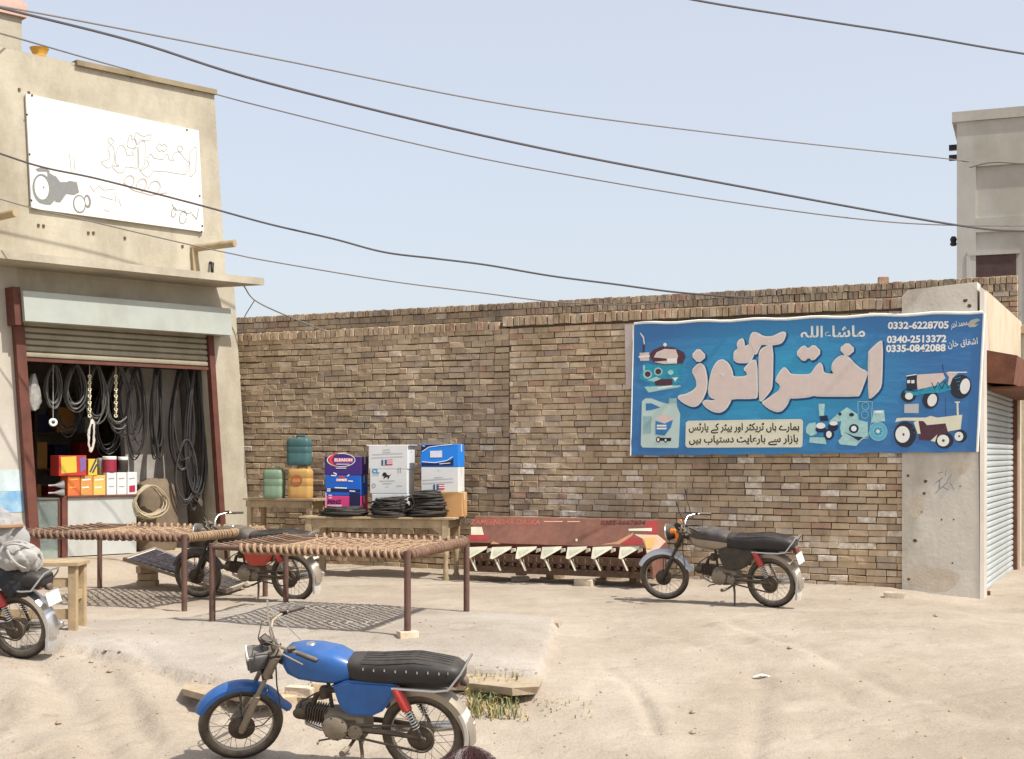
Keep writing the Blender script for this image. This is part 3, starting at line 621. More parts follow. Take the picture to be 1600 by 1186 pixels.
# main lettering of both signs, traced once in the banner's measure
def a5(l): return [(970 + x / 4.56, 470 + y / 4.56) for x, y in l]
def a6(l): return [(1240 + x / 4.444, 470 + y / 4.444) for x, y in l]
TITLE = [a6([(540, 335), (598, 283), (618, 280), (613, 560), (600, 615), (540, 675), (522, 675), (520, 360)]),
 a6([(512, 492), (510, 515), (460, 650), (445, 662), (168, 662), (140, 655), (100, 668), (0, 676)]) + a5([(1205, 690), (1185, 740), (1150, 782), (1110, 792), (1045, 762), (1005, 722), (1030, 712), (1075, 680), (1130, 642), (1140, 612), (1128, 590), (1105, 572), (1112, 545), (1140, 500), (1165, 473), (1190, 495), (1208, 520), (1231, 527)]) + a6([(110, 515), (132, 495), (160, 452), (185, 430), (200, 450), (206, 495), (235, 510), (285, 508), (266, 480), (270, 440), (288, 412), (322, 384), (362, 380), (396, 405), (426, 440), (470, 475)]),
 a6([(375, 290), (427, 340), (370, 387), (320, 335)]), a6([(70, 308), (105, 338), (140, 304), (193, 355), (135, 417), (105, 390), (70, 422), (17, 365)]),
 a5([(1000, 345), (1050, 320), (1085, 320), (1080, 600), (1068, 640), (1005, 715), (988, 710), (985, 385)]),
 a5([(935, 225), (975, 230), (1020, 257), (1080, 257), (1120, 237), (1155, 222), (1178, 228), (1165, 275), (1140, 305), (1070, 316), (1003, 307), (985, 340), (965, 383), (945, 370), (926, 322), (914, 295)]),
 a5([(845, 280), (872, 268), (882, 312), (878, 330), (920, 310), (946, 330), (950, 380), (930, 425), (900, 442), (830, 440), (806, 420), (810, 360), (838, 345), (830, 310)]),
 a5([(945, 420), (970, 432), (975, 680), (960, 696), (787, 696), (780, 722), (750, 772), (710, 796), (660, 790), (610, 760), (583, 727), (602, 708), (650, 715), (688, 700), (640, 690), (624, 650), (635, 560), (658, 480), (690, 430), (730, 418), (770, 448), (795, 500), (800, 545), (882, 542), (906, 530), (900, 508), (878, 490), (900, 460)]),
 a5([(570, 445), (600, 470), (617, 560), (611, 640), (580, 712), (540, 752), (500, 752), (440, 722), (408, 690), (420, 674), (460, 670), (520, 640), (546, 610), (540, 560), (508, 500), (540, 460)]), a5([(555, 338), (610, 395), (555, 442), (506, 390)])]
def gh(p):                                # the same title, smaller, on the bleached board
    x, y = p; u = (x - 1060) / (1376 - 1060); v = (y - 519) / (645 - 519); X = 660 + u * 760; return (30 + X / 5.157, 140 + (300 + (X - 660) * .16 + v * 350) / 5.157)
P.line([[gh(p) for p in chaikin(t)] for t in TITLE], .75, GH1, 1, 'lettering', closed=True)
SCREW = mat('screw', (70, 66, 62), .5, .3)
for px, py in ((50, 149), (292, 203), (42, 179), (46, 241), (49, 313), (312, 306), (316, 353), (315, 362)):
    mb = MB(); mb.lathe([(.014, 0), (.014, .006), (.006, .012)], P.pts([(px, py)], 0)[0], (0, 1, 0), 8); mb.build('screw', SCREW, bd)
# things on the roof
rr = thing('rooftop_room', 'cream rooftop room with a pink cornice above the parapet', 'building', SM @ Matrix.Translation((0, -1.3, 0)))
def ruv(px, py): p = SM.inverted() @ hit(px, py, S0 - SN * 1.3, SN); return p.x, p.z
u, _ = ruv(34, 50); _, zt = ruv(20, 26)
mb = MB(); mb.box((u + 1.5, -1.0, (ZL + zt) / 2 - .4), (3, 2, zt - ZL + .9)); mb.build('wall', CREAM, rr)
mb = MB(); mb.box((u + 1.5, -1.0, zt + .11), (3.1, 2.12, .2)); mb.box((u + 1.5, -1.0, zt + .4), (3.02, 2.02, .38)); mb.build('cornice', mat('pink_cornice', (196, 164, 152), .9, var=.1, stain=.15), rr)
p = S0 + SE * (suv(68, 80)[0] + LEAN * ZL) + SN * -.13
mb = MB(); mb.lathe([(.07, 0), (.09, .02), (.085, .05), (.115, .11), (.125, .13), (.11, .128), (.07, .07)], n=18); o = mb.build('pot', mat('yellow_plastic', (190, 140, 48), .5, var=.12), sm=True); o.location = (p.x, p.y, ZL - .041)
tag(o, 'small yellow plastic pot standing on the parapet edge', 'pot')

# ------------------------------------------------------------------ blue banner
BVF = .075
bn = thing('banner', 'large blue printed shop banner with tractors fixed across wall and pier', 'banner', WM.copy())
bc = [(991, 507), (1536, 489), (1525, 706), (986, 712)]
bcl = [WM.inverted() @ hit(x, y, W0 + WN * BVF, WN) for x, y in bc]
BLUE = bpy.data.materials.new('blue_flex'); BLUE.use_nodes = True
_n = BLUE.node_tree.nodes; _l = BLUE.node_tree.links; _p = _n['Principled BSDF']; _p.inputs['Roughness'].default_value = .5; _p.inputs['Specular IOR Level'].default_value = .3
_tc = _n.new('ShaderNodeTexCoord'); _mp = _n.new('ShaderNodeMapping'); cc = sum(bcl, Vector()) / 4
_mp.inputs['Location'].default_value = (-cc.x * .46 - .15, 0, -cc.z * .9); _mp.inputs['Scale'].default_value = (.46, .05, .9)
_g = _n.new('ShaderNodeTexGradient'); _g.gradient_type = 'SPHERICAL'; _r = _n.new('ShaderNodeValToRGB')
_r.color_ramp.elements[0].color = (*lin((66, 118, 172)), 1); _r.color_ramp.elements[1].color = (*lin((56, 166, 204)), 1); _r.color_ramp.elements[0].position = .1; _r.color_ramp.elements[1].position = .95
_nz = _n.new('ShaderNodeTexNoise'); _nz.inputs['Scale'].default_value = 90; _nz.inputs['Detail'].default_value = 4
_ad = _n.new('ShaderNodeMath'); _ad.operation = 'MULTIPLY_ADD'; _ad.inputs[1].default_value = .5; _ad.inputs[2].default_value = -.25; _a2 = _n.new('ShaderNodeMath'); _a2.operation = 'ADD'
_l.new(_tc.outputs['Object'], _mp.inputs[0]); _l.new(_mp.outputs[0], _g.inputs[0]); _l.new(_tc.outputs['Object'], _nz.inputs['Vector']); _l.new(_nz.outputs['Fac'], _ad.inputs[0])
_l.new(_g.outputs['Fac'], _a2.inputs[0]); _l.new(_ad.outputs[0], _a2.inputs[1]); _l.new(_a2.outputs[0], _r.inputs[0]); _l.new(_r.outputs[0], _p.inputs['Base Color'])
_wn = _n.new('ShaderNodeTexNoise'); _wn.inputs['Scale'].default_value = 3.5; _wn.inputs['Detail'].default_value = 3; _wm = _n.new('ShaderNodeMapping'); _wm.inputs['Rotation'].default_value = (0, R(40), 0); _wm.inputs['Scale'].default_value = (.5, 1, 2.4)
_l.new(_tc.outputs['Object'], _wm.inputs[0]); _l.new(_wm.outputs[0], _wn.inputs['Vector']); _b = _n.new('ShaderNodeBump'); _b.inputs['Strength'].default_value = .22; _b.inputs['Distance'].default_value = .04
_l.new(_wn.outputs['Fac'], _b.inputs['Height']); _l.new(_b.outputs[0], _p.inputs['Normal'])
def bil(a, b):
    t = bcl[0] * (1 - a) + bcl[1] * a; q = bcl[3] * (1 - a) + bcl[2] * a; return t * (1 - b) + q * b
mb = MB(); NX, NZ = 60, 16; vs = []
for j in range(NZ + 1):
    for i in range(NX + 1):
        p = bil(i / NX, j / NZ); fx = i / NX
        p.y += .0012 * math.sin(i * 1.7 + j) - .03 * max(0, 1 - min(fx, 1 - fx, j / NZ, 1 - j / NZ) / .02) * 0; p.z += (.006 * math.sin(i * .9) if j in (0, NZ) else 0)
        vs.append(p)
mb.add(vs, [(j * (NX + 1) + i, (j + 1) * (NX + 1) + i, (j + 1) * (NX + 1) + i + 1, j * (NX + 1) + i + 1) for j in range(NZ) for i in range(NX)])
mb.build('flex_sheet', BLUE, bn, sm=True)
WHITE = mat('print_white', (236, 236, 228), .6, var=.04)
mb = MB(); mb.tube([bil(i / 30, 0) + Vector((0, .0, .012 + .009 * math.sin(i * 1.25))) for i in range(31)], .017, 6); mb.build('hem', WHITE, bn)
mb = MB(); mb.tube([bil(1, i / 10) + Vector((-.012, 0, 0)) for i in range(11)], .014, 6); mb.build('hem', WHITE, bn)
mb = MB(); mb.tube([bil(0, i / 10) + Vector((.008, 0, 0)) for i in range(11)], .008, 6); mb.build('hem', WHITE, bn)
mb = MB()
for k in range(5): p = bil(.02 + .24 * k, .5); mb.box((p.x, .035, p.z), (.04, .07, abs(bcl[0].z - bcl[3].z) * .9))
mb.build('batten', mat('timber_batten', (150, 124, 92), .9), bn)
P = Print(W0 + WN * (BVF + .002), WN, bn, .0022)
PK = mat('print_pink', (218, 200, 190), .6, var=.05, scale=12); EDGE = mat('print_edge', (224, 222, 214), .6, var=.04); SHD = mat('print_shadow', (34, 74, 122), .6, var=.1)
tt = [chaikin(t) for t in TITLE]
P.poly([[(x + 1.4, y + 1.8) for x, y in grow(t, 2.4)] for t in tt], SHD, 1, 'lettering_shadow')
for i, t in enumerate(tt):
    P.poly([grow(t, 1.0)], EDGE, 2 + .16 * i, 'letter_outline'); P.poly([grow(t, -1.5)], PK, 4.3, 'letter')
P.poly([a5([(705, 510), (735, 520), (740, 540), (715, 525)])], EDGE, 5, 'letter_eye')
BLK = mat('print_black', (28, 28, 30), .6); CREAMP = mat('print_cream', (226, 222, 196), .6, var=.04)
bx = a5([(466, 870), (480, 857), (1285, 845), (1297, 858), (1293, 1030), (1283, 1042), (475, 1044), (463, 1030)])
P.poly([bx], CREAMP, 1.2, 'caption_panel'); P.line([bx], .8, WHITE, 1.7, 'caption_border', closed=True)
q = a5([(485, 903), (1272, 900), (487, 990), (1264, 984)])
P.text(urdu('ہمارے ہاں ٹریکٹر اور پیٹر کے پارٹس'), *q[0], *q[1], 15.5, BLK, 2.6, 'lettering', bold=.35)
P.text(urdu('بازار سے بارعایت دستیاب ہیں'), *q[2], *q[3], 15.5, BLK, 2.6, 'lettering', bold=.35)
q = a6([(50, 222), (498, 216)]); P.text(urdu('ماشاءاللہ'), *q[0], *q[1], 24, EDGE, 1.5, 'lettering', bold=.5)
q = a6([(655, 175), (1077, 170), (648, 272), (1062, 265), (643, 335), (1056, 328)])
for k, s in enumerate(('0332-6228705', '0340-2513372', '0335-0842088')): P.text(s, *q[2 * k], *q[2 * k + 1], 15, WHITE, 1.5, 'lettering', bold=.55)
q = a6([(1090, 172), (1205, 150), (1072, 305), (1278, 280)])
P.text(urdu('محمد اختر'), *q[0], *q[1], 13, WHITE, 1.5, 'lettering', bold=.15); P.text(urdu('اشفاق خان'), *q[2], *q[3], 14, WHITE, 1.5, 'lettering', bold=.15)
P.poly([a6([(1205, 165), (1230, 135), (1275, 122), (1300, 135), (1270, 150), (1255, 165), (1290, 160), (1260, 182), (1220, 184)])], mat('print_grey', (176, 176, 164), .6), 1.4, 'emblem')
# printed pictures: diesel engine, oil can, engine parts, two tractors
TEAL = mat('print_teal', (44, 150, 176), .6, var=.3, scale=40); TEAL2 = mat('print_teal_dark', (20, 62, 84), .6, var=.3, scale=40); AQUA = mat('print_aqua', (168, 208, 204), .6, var=.12, scale=30); MAR = mat('print_maroon', (84, 52, 62), .6, var=.2, scale=30)
CAN = mat('print_can', (190, 212, 204), .6, var=.05, scale=10); CAN2 = mat('print_can_shade', (150, 186, 186), .6); NAVY = mat('print_navy', (30, 44, 74), .6, var=.2); SKYB = mat('print_sky', (58, 124, 180), .6)
def d5(l): return [(980 + x / 5.646, 500 + y / 5.646) for x, y in l]
def d4(l): return [(1240 + x / 5.517, 580 + y / 5.517) for x, y in l]
def E5(cx, cy, rx, ry, n=16, rot=0): return d5(ell(cx, cy, rx, ry, n, rot))
def E4(cx, cy, rx, ry, n=20, rot=0): return d4(ell(cx, cy, rx, ry, n, rot))
P.poly([d5([(215, 395), (490, 385), (470, 440), (480, 530), (420, 580), (170, 620), (150, 590), (210, 560), (110, 520), (105, 480), (140, 440), (130, 400), (180, 380)])], TEAL, 1, 'engine_picture')
P.poly([d5([(150, 590), (470, 575), (475, 590), (190, 640)]), E5(275, 455, 38, 36), E5(180, 480, 40, 38)], AQUA, 1.3, 'engine_picture')
P.poly([d5([(195, 310), (230, 265), (300, 235), (400, 240), (500, 285), (515, 325), (490, 385), (330, 400), (230, 375)]), E5(275, 455, 26, 25), d5([(235, 520), (400, 520), (400, 575), (250, 580)]), E5(182, 478, 26, 25), d5([(140, 205), (158, 170), (150, 300), (135, 300)])], MAR, 1.5, 'engine_picture')
P.poly([d5([(235, 330), (260, 285), (330, 255), (430, 260), (450, 320), (440, 350)]), d5([(235, 370), (440, 350), (440, 385), (330, 390)]), d5([(110, 290), (195, 285), (195, 360), (115, 360)])], PK, 1.9, 'engine_picture')
P.poly([d5([(350, 340), (440, 335), (440, 375), (355, 380)]), E5(335, 218, 16, 16), d5([(270, 595), (400, 575), (400, 590), (275, 608)]), d5([(395, 510), (455, 505), (440, 520), (425, 545), (410, 520)]), d5([(100, 318), (200, 310), (200, 325), (105, 335)]), d5([(118, 110), (150, 150), (158, 215), (148, 215), (140, 160), (115, 120)])], WHITE, 2.3, 'engine_picture')
P.poly([d5([(180, 530), (260, 500), (300, 520), (240, 545)]), E5(385, 462, 26, 22), E5(150, 425, 10, 30)], AQUA, 2.6, 'engine_picture')
can = d5([(130, 720), (160, 692), (215, 692), (300, 725), (365, 740), (370, 690), (436, 690), (440, 760), (468, 830), (455, 1120), (440, 1130), (135, 1125), (120, 1100), (128, 800)])
P.poly([can], CAN, 1, 'oil_can_picture')
P.poly([d5([(165, 735), (215, 735), (295, 772), (210, 795), (165, 800)])], SKYB, 1.4, 'oil_can_picture')
P.poly([d5([(140, 850), (215, 850), (210, 1000), (145, 1000)]), d5([(370, 690), (436, 690), (436, 735), (368, 735)])], CAN2, 1.6, 'oil_can_picture')
P.poly([d5([(250, 875), (320, 825), (410, 860), (400, 900), (330, 915)])], PK, 1.9, 'oil_can_picture')
P.poly([d5([(250, 890), (330, 915), (405, 880), (385, 950), (330, 1020), (250, 1010)])], SKYB, 2.1, 'oil_can_picture')
P.poly([d5([(262, 925), (350, 925), (345, 940), (262, 940)]), d5([(262, 950), (350, 950), (345, 965), (262, 965)])], WHITE, 2.5, 'oil_can_picture')
P.poly([E5(275, 1055, 20, 26), E5(340, 1060, 16, 22), d5([(290, 1040), (390, 1040), (385, 1070), (290, 1065)])], BLK, 2.7, 'oil_can_picture'); P.poly([E5(275, 1055, 10, 16), E5(340, 1060, 8, 12)], WHITE, 3, 'oil_can_picture')
P.poly([d4([(215, 280), (270, 280), (262, 385), (222, 385)]), d4([(105, 490), (130, 450), (190, 440), (200, 540), (150, 560), (110, 530)]), d4([(140, 570), (270, 570), (285, 630), (135, 615)]), d4([(310, 430), (380, 370), (460, 310), (550, 370), (560, 420), (640, 440), (640, 560), (580, 600), (540, 645), (400, 630), (385, 600), (420, 560), (400, 500), (410, 430), (320, 450)]), d4([(690, 340), (780, 335), (790, 430), (670, 445)]), E4(500, 520, 95, 75)], AQUA, 1, 'parts_picture')
P.poly([E4(730, 520, 80, 82, 28)], mat('print_plate', (96, 178, 202), .6, var=.1), 1.3, 'parts_picture'); P.line([E4(730, 520, 76, 78, 28), E4(730, 518, 42, 42), E4(620, 300, 30, 32), E4(615, 375, 30, 32), d4([(555, 262), (680, 262), (670, 440), (640, 580), (560, 580)])], .8, AQUA, 1.6, 'parts_picture', closed=True)
P.poly([d4([(225, 390), (290, 380), (300, 430), (230, 430)]), E4(235, 505, 48, 24), E4(305, 545, 45, 48), E4(340, 480, 44, 38), E4(520, 495, 42, 40), E4(500, 375, 22, 16), E4(400, 370, 14, 14), d4([(430, 520), (520, 560), (600, 570), (560, 600)])], NAVY, 1.9, 'parts_picture')
P.poly([E4(235, 470, 40, 26), E4(305, 545, 24, 30), E4(345, 450, 36, 18), E4(520, 495, 24, 24), E4(735, 350, 42, 12), E4(728, 518, 14, 14)], WHITE, 2.3, 'parts_picture')
for k in range(8): a = k * .785; P.poly([E4(728 + 28 * math.cos(a), 518 + 28 * math.sin(a), 5, 5, 8)], NAVY, 2.2, 'parts_picture')
TYRE = mat('print_tyre', (44, 46, 60), .6, var=.15, scale=40)
# red tractor
P.poly([E4(1440, 135, 92, 105, 26, .25), E4(990, 210, 66, 58), E4(1180, 245, 70, 80, 24, .3)], TYRE, 1, 'tractor_picture')
P.poly([d4([(1170, 130), (1340, 90), (1360, 160), (1280, 185), (1160, 190), (1040, 210), (960, 190), (960, 165), (1060, 180)])], TEAL, 1.3, 'tractor_picture')
P.poly([E4(1478, 130, 42, 68, 22, .2), E4(995, 215, 34, 30), E4(1195, 250, 40, 55, 20, .3)], WHITE, 1.6, 'tractor_picture')
P.poly([d4([(1055, 30), (1290, 15), (1310, 60), (1240, 120), (1070, 160)]), d4([(1310, 10), (1420, 15), (1370, 60), (1350, 120), (1330, 120), (1340, 50)])], PK, 1.9, 'tractor_picture')
P.poly([d4([(975, 35), (1065, 28), (1060, 160), (975, 150)])], TYRE, 2.1, 'tractor_picture'); P.poly([d4([(980, 78), (1005, 76), (1005, 102), (980, 104)]), d4([(1015, 78), (1042, 76), (1042, 104), (1015, 105)]), d4([(1330, 5), (1500, 5), (1490, 14), (1330, 14)]), d4([(970, 38), (1060, 24), (1062, 32), (972, 46)])], WHITE, 2.5, 'tractor_picture')
P.line([d4([(1290, 5), (1285, -60)])], .9, TYRE, 1.5, 'tractor_picture')
P.line([d4([(1390 + 14 * k, 65 + 28 * k), (1440 - 6 * k, 50 + 36 * k)]) for k in range(4)], 1.0, TEAL, 1.5, 'tractor_picture')
P.line([d4([(1190 + k * 30, 100 + (k % 2) * 50), (1215 + k * 30, 150 - (k % 2) * 55)]) for k in range(5)], 1.2, TEAL2, 2.1, 'tractor_picture')
# white tractor
P.poly([d4([(955, 285), (1080, 280), (1078, 362), (955, 360)])], mat('print_plaque', (188, 190, 190), .6, var=.05), 1, 'picture_plaque')
P.poly([E4(960, 545, 95, 112, 26), E4(1300, 595, 78, 72, 24), E4(1440, 560, 55, 55)], TYRE, 1, 'tractor_picture')
P.poly([d4([(1080, 430), (1320, 440), (1330, 530), (1200, 600), (1080, 590)])], MAR, 1.3, 'tractor_picture')
P.poly([d4([(875, 440), (890, 405), (960, 400), (1140, 400), (1180, 385), (1240, 400), (1455, 375), (1440, 500), (1330, 520), (1310, 450), (1150, 465), (1120, 430), (940, 425)]), d4([(1035, 440), (1075, 420), (1095, 540), (1070, 540)]), d4([(1180, 600), (1240, 545), (1220, 610)]), d4([(1405, 270), (1420, 270), (1425, 380), (1408, 380)]), d4([(1390, 262), (1435, 262), (1435, 272), (1390, 272)])], CREAMP, 1.6, 'tractor_picture')
P.poly([E4(940, 545, 62, 72, 24), E4(1290, 598, 52, 50, 22), E4(1425, 562, 38, 40)], WHITE, 1.9, 'tractor_picture')
P.poly([E4(948, 545, 9, 11, 10), E4(1292, 598, 12, 12, 10), E4(1428, 560, 8, 9, 10)], MAR, 2.3, 'tractor_picture')
P.line([d4([(1310, 230), (1310, 390)])], .5, TYRE, 1.4, 'tractor_picture')
P.line([d4([(1000 + 18 * k, 450 + 40 * k), (1045 + 4 * k, 440 + 46 * k)]) for k in range(5)], 1.0, mat('print_tread', (92, 92, 104), .6), 1.4, 'tractor_picture')
# bare strip of an older board, left of the banner
mb = MB(); a = [WM.inverted() @ hit(x, y, W0 + WN * .03, WN) for x, y in ((976, 507), (988, 507), (988, 607), (978, 609))]
mb.add(a + [p + Vector((0, -.02, 0)) for p in a], [(0, 1, 2, 3), (7, 6, 5, 4)] + [(i, (i + 1) % 4, 4 + (i + 1) % 4, 4 + i) for i in range(4)])
o = mb.build('board_strip', mat('grey_strip', (196, 182, 172), .8, var=.08)); o.data.transform(WM); centre(o); tag(o, 'narrow pale board strip nailed to the bricks beside the banner', 'board')
# ------------------------------------------------------------------ motorcycles
RUB = mat('tyre_rubber', (52, 47, 42), .9, var=.2, scale=20, bump=.5, bscale=90, dust=.75)
RIM = mat('dull_chrome', (176, 170, 160), .4, .75, var=.1, dust=.35); CHR = mat('chrome', (206, 204, 200), .22, .9, var=.05, dust=.12)
ALU = mat('dusty_alloy', (132, 122, 108), .6, .45, var=.2, scale=18, dust=.6); BLK2 = mat('black_paint', (30, 29, 30), .4, var=.2, dust=.3); GREASE = mat('greasy_iron', (64, 54, 46), .75, .3, var=.3, scale=16, dust=.5)
VINYL = mat('black_vinyl', (30, 30, 33), .5, var=.15, scale=10, bump=.15, bscale=90, dust=.10); REDP = mat('red_plastic', (176, 30, 32), .4, var=.1, dust=.25); AMB = mat('amber_lens', (226, 120, 30), .3, var=.1); GLS = mat('lamp_glass', (150, 156, 160), .12, .3, var=.1, dust=.2)
WPL = mat('white_plate', (214, 214, 206), .5, var=.06, dust=.1); PGREY = mat('grey_mud_flap', (190, 186, 178), .6, var=.1, dust=.2)
def arc(cx, cz, r, a0, a1, n): return [(cx + r * math.cos(R(a0 + (a1 - a0) * i / n)), cz + r * math.sin(R(a0 + (a1 - a0) * i / n)), R(a0 + (a1 - a0) * i / n)) for i in range(n + 1)]
def fender(mb, cx, cz, r, a0, a1, hw, lip=.03, flare=0):
    rs = []
    N = 16
    for i, (x, z, a) in enumerate(arc(cx, cz, r, a0, a1, N)):
        e = flare * max(0, (i - N * .75) / (N * .25)); ca, sa = math.cos(a), math.sin(a); row = []
        for y, d in ((-hw, -lip), (-hw * .97, -.008), (-hw * .6, .008), (0, .014), (hw * .6, .008), (hw * .97, -.008), (hw, -lip)): row.append(Vector((x + ca * (d + e), y, z + sa * (d + e))))
        for y, d in ((hw - .004, -lip), (hw * .9, -.014), (hw * .55, .001), (0, .007), (-hw * .55, .001), (-hw * .9, -.014), (-hw + .004, -lip)): row.append(Vector((x + ca * (d + e), y, z + sa * (d + e))))
        rs.append(row)
    mb.rings(rs)
def wheel(root, cx, M, name, hubr=.055, drum=None):
    RW, rt = .275, .035; mb = MB(M); mb.smooth = True; rs = []
    for i in range(44):
        a = 2 * math.pi * i / 44; k = 1 + (.006 if i % 2 else 0); row = []
        for b in range(10):
            t = 2 * math.pi * b / 10; row.append(Vector((cx + (RW - rt + rt * k * math.cos(t)) * math.cos(a), rt * .98 * math.sin(t), .275 + (RW - rt + rt * k * math.cos(t)) * math.sin(a))))
        rs.append(row)
    mb.rings(rs, True, False, True); ty = mb.build(name, RUB, root)
    mb = MB(M); mb.smooth = True; rs = []
    for i in range(40):
        a = 2 * math.pi * i / 40
        rs.append([Vector((cx + rr * math.cos(a), y, .275 + rr * math.sin(a))) for rr, y in ((.222, -.022), (.226, -.016), (.208, -.008), (.206, .008), (.226, .016), (.222, .022), (.203, .010), (.203, -.010))])
    mb.rings(rs, True, False, True); mb.build('rim', RIM, ty)
    mb = MB(M); mb.smooth = True; mb.lathe([(.02, -.07), (.05, -.065), (hubr, -.05), (hubr, .045), (hubr + .025, .05), (hubr + .025, .065), (.03, .075), (.012, .09)], (cx, 0, .275), (0, 1, 0), 24); mb.build('hub', drum or GREASE, ty)
    mb = MB(M)
    for i in range(28):
        a = 2 * math.pi * i / 28; s = 1 if i % 2 else -1; b = a + (.75 if (i // 2) % 2 else -.75)
        mb.cyl((cx + hubr * math.cos(b), s * .045, .275 + hubr * math.sin(b)), (cx + .205 * math.cos(a), s * .004, .275 + .205 * math.sin(a)), .0021, n=5)
    mb.build('spokes', RIM, ty); return ty
def motorcycle(label, M, tankm, fendm, panelm, steer, lampstyle='square', seatm=None, flapm=None, shockm=None, plate=True, mirrors=(1, -1), stripe=None, group=None, tail_only=False, indicators=False):
    t = thing('motorcycle', label, 'motorcycle', M, group)
    wb = 1.23; seatm = seatm or VINYL
    ax = Vector((-.40, 0, .917)).normalized(); hp = Vector((.985, 0, .80))
    SM_ = Matrix.Translation(hp) @ Matrix.Rotation(steer, 4, ax) @ Matrix.Translation(-hp)
    wheel(t, wb, SM_, 'wheel', .062); wheel(t, 0, None, 'wheel', .062)
    # forks
    for s in (1, -1):
        mb = MB(SM_); mb.smooth = True; y = s * .088
        top = Vector((.965, y, .86)); bot = Vector((wb, y, .275)); d = (top - bot)
        mb.tube([bot - d * .03, bot + d * .02, bot + d * .45, bot + d * .46], [.018, .024, .024, .018], 12); mb.tube([bot + d * .45, bot + d * .72], .0165, 10); mb.tube([bot + d * .70, bot + d * .72, bot + d * .99, bot + d], [.02, .031, .031, .02], 12)
        mb.build('fork_leg', ALU if lampstyle == 'square' else BLK2, t)
    mb = MB(SM_); mb.smooth = True; mb.tube([(1.035, 0, .70), (.96, 0, .875)], .026, 12); mb.box((.975, 0, .868), (.07, .22, .022)); mb.box((1.035, 0, .70), (.07, .22, .03)); mb.build('steering_head', BLK2, t, sm=False)
    mb = MB(SM_); mb.smooth = True; fender(mb, wb, .275, .302, 28, 128, .052, .035, .0); fp = mb.build('front_fender', fendm, t)
    mb = MB(SM_); mb.smooth = True; fender(mb, wb, .275, .303, 129, 168, .050, .03, .03); mb.build('mud_flap', fendm, fp)
    mb = MB(SM_)
    for s in (1, -1): mb.tube([(wb, s * .075, .275), (wb - .02, s * .058, .57)], .005, 6)
    mb.tube([(wb + .02, .10, .29), (wb - .13, .11, .30), (wb - .26, .1, .42), (wb - .25, .1, .62), (.97, .1, .86), (.93, .14, 1.0)], .005, 6); mb.build('brake_cable', BLK2, t)
    # headlamp
    if lampstyle == 'square':
        mb = MB(SM_); mb.smooth = True; mb.loft([(.99, 0, .815, .05, .05, 3), (1.01, 0, .815, .075, .062, 4), (1.09, 0, .81, .092, .072, 5), (1.135, 0, .806, .096, .075, 5), (1.14, 0, .806, .088, .068, 5)], 20); hl = mb.build('headlight', mat('grey_lamp_shell', (66, 68, 72), .4, var=.1, dust=.3), t)
        mb = MB(SM_); mb.smooth = True; mb.loft([(1.136, 0, .804, .086, .062, 5), (1.15, 0, .80, .078, .052, 4), (1.155, 0, .796, .05, .034, 3)], 20); mb.build('lens', mat('dark_lens', (60, 58, 58), .12, .2, dust=.2), hl)
        mb = MB(SM_); mb.box((1.141, 0, .862), (.02, .175, .026), bev=.006); mb.build('visor', WPL, hl)
    else:
        mb = MB(SM_); mb.smooth = True; mb.lathe([(.03, -.09), (.075, -.06), (.098, 0), (.105, .03), (.108, .045), (.095, .05)], (1.11, 0, .85), (1, 0, -.12), 24); hl = mb.build('headlight', BLK2, t)
        mb = MB(SM_); mb.smooth = True; mb.lathe([(.097, .046), (.085, .06), (.05, .072), (.0, .078)], (1.11, 0, .85), (1, 0, -.12), 24); mb.build('lens', GLS, hl)
        mb = MB(SM_); mb.torus((1.157, 0, .844), (1, 0, -.12), .104, .008, 24, 6); mb.build('lamp_ring', CHR, hl, sm=True)
    # handlebar, grips, levers, mirrors
    mb = MB(SM_); mb.smooth = True; hb = [(.965, 0, .90), (.965, .05, .90), (.975, .11, .955), (.955, .17, 1.0), (.88, .25, 1.005), (.74, .355, .965)]
    mb.tube([(x, -y, z) for x, y, z in hb[::-1]] + hb[1:], .0115, 10); bar = mb.build('handlebar', CHR if lampstyle != 'square' else mat('worn_steel', (150, 138, 120), .5, .6, var=.2, dust=.3), t)
    for s in (1, -1):
        mb = MB(SM_); mb.smooth = True; mb.tube([(.845, s * .278, .995), (.74, s * .355, .965), (.73, s * .362, .9625)], [.017, .019, .014], 10); mb.build('grip', BLK2, bar)
        mb = MB(SM_); mb.box((.875, s * .252, 1.01), (.05, .035, .04), bev=.006); mb.build('switch', BLK2, bar)
        mb = MB(SM_); mb.tube([(.945, s * .205, 1.005), (.94, s * .26, .995), (.82, s * .36, .945)], [.008, .006, .005], 6); mb.build('lever', ALU, bar)
    for s in mirrors:
        mb = MB(SM_); mb.tube([(.925, s * .205, 1.015), (.935, s * .21, 1.09), (.96, s * .235, 1.2), (.965, s * .25, 1.28)], .0055, 6); mr = mb.build('mirror', BLK2, bar)
        mb = MB(SM_); mb.smooth = True; mb.lathe([(.02, -.012), (.042, -.008), (.05, .004), (.048, .01)], (.965, s * .255, 1.31), (-1, 0, .1), 16); mb.build('mirror_head', BLK2, mr)
    if lampstyle == 'square':
        mb = MB(SM_); mb.tube([(.955, .06, .93), (.99, .1, 1.2), (.985, .12, 1.36)], .006, 6); mb.tube([(.985, .11, 1.3), (.80, .14, 1.0)], .0045, 6); mb.build('bare_mirror_stem', CHR, bar)
    mb = MB(SM_); mb.smooth = True
    for k, (y0, y1) in enumerate(((.2, .05), (-.2, -.05), (.19, -.03))): mb.tube([(.93, y0, 1.0), (1.02, (y0 + y1) / 2, 1.02 + .02 * k), (1.06, y1, .95), (1.03, y1 * .6, .85)], .0045, 6)
    mb.build('control_cables', BLK2, t)
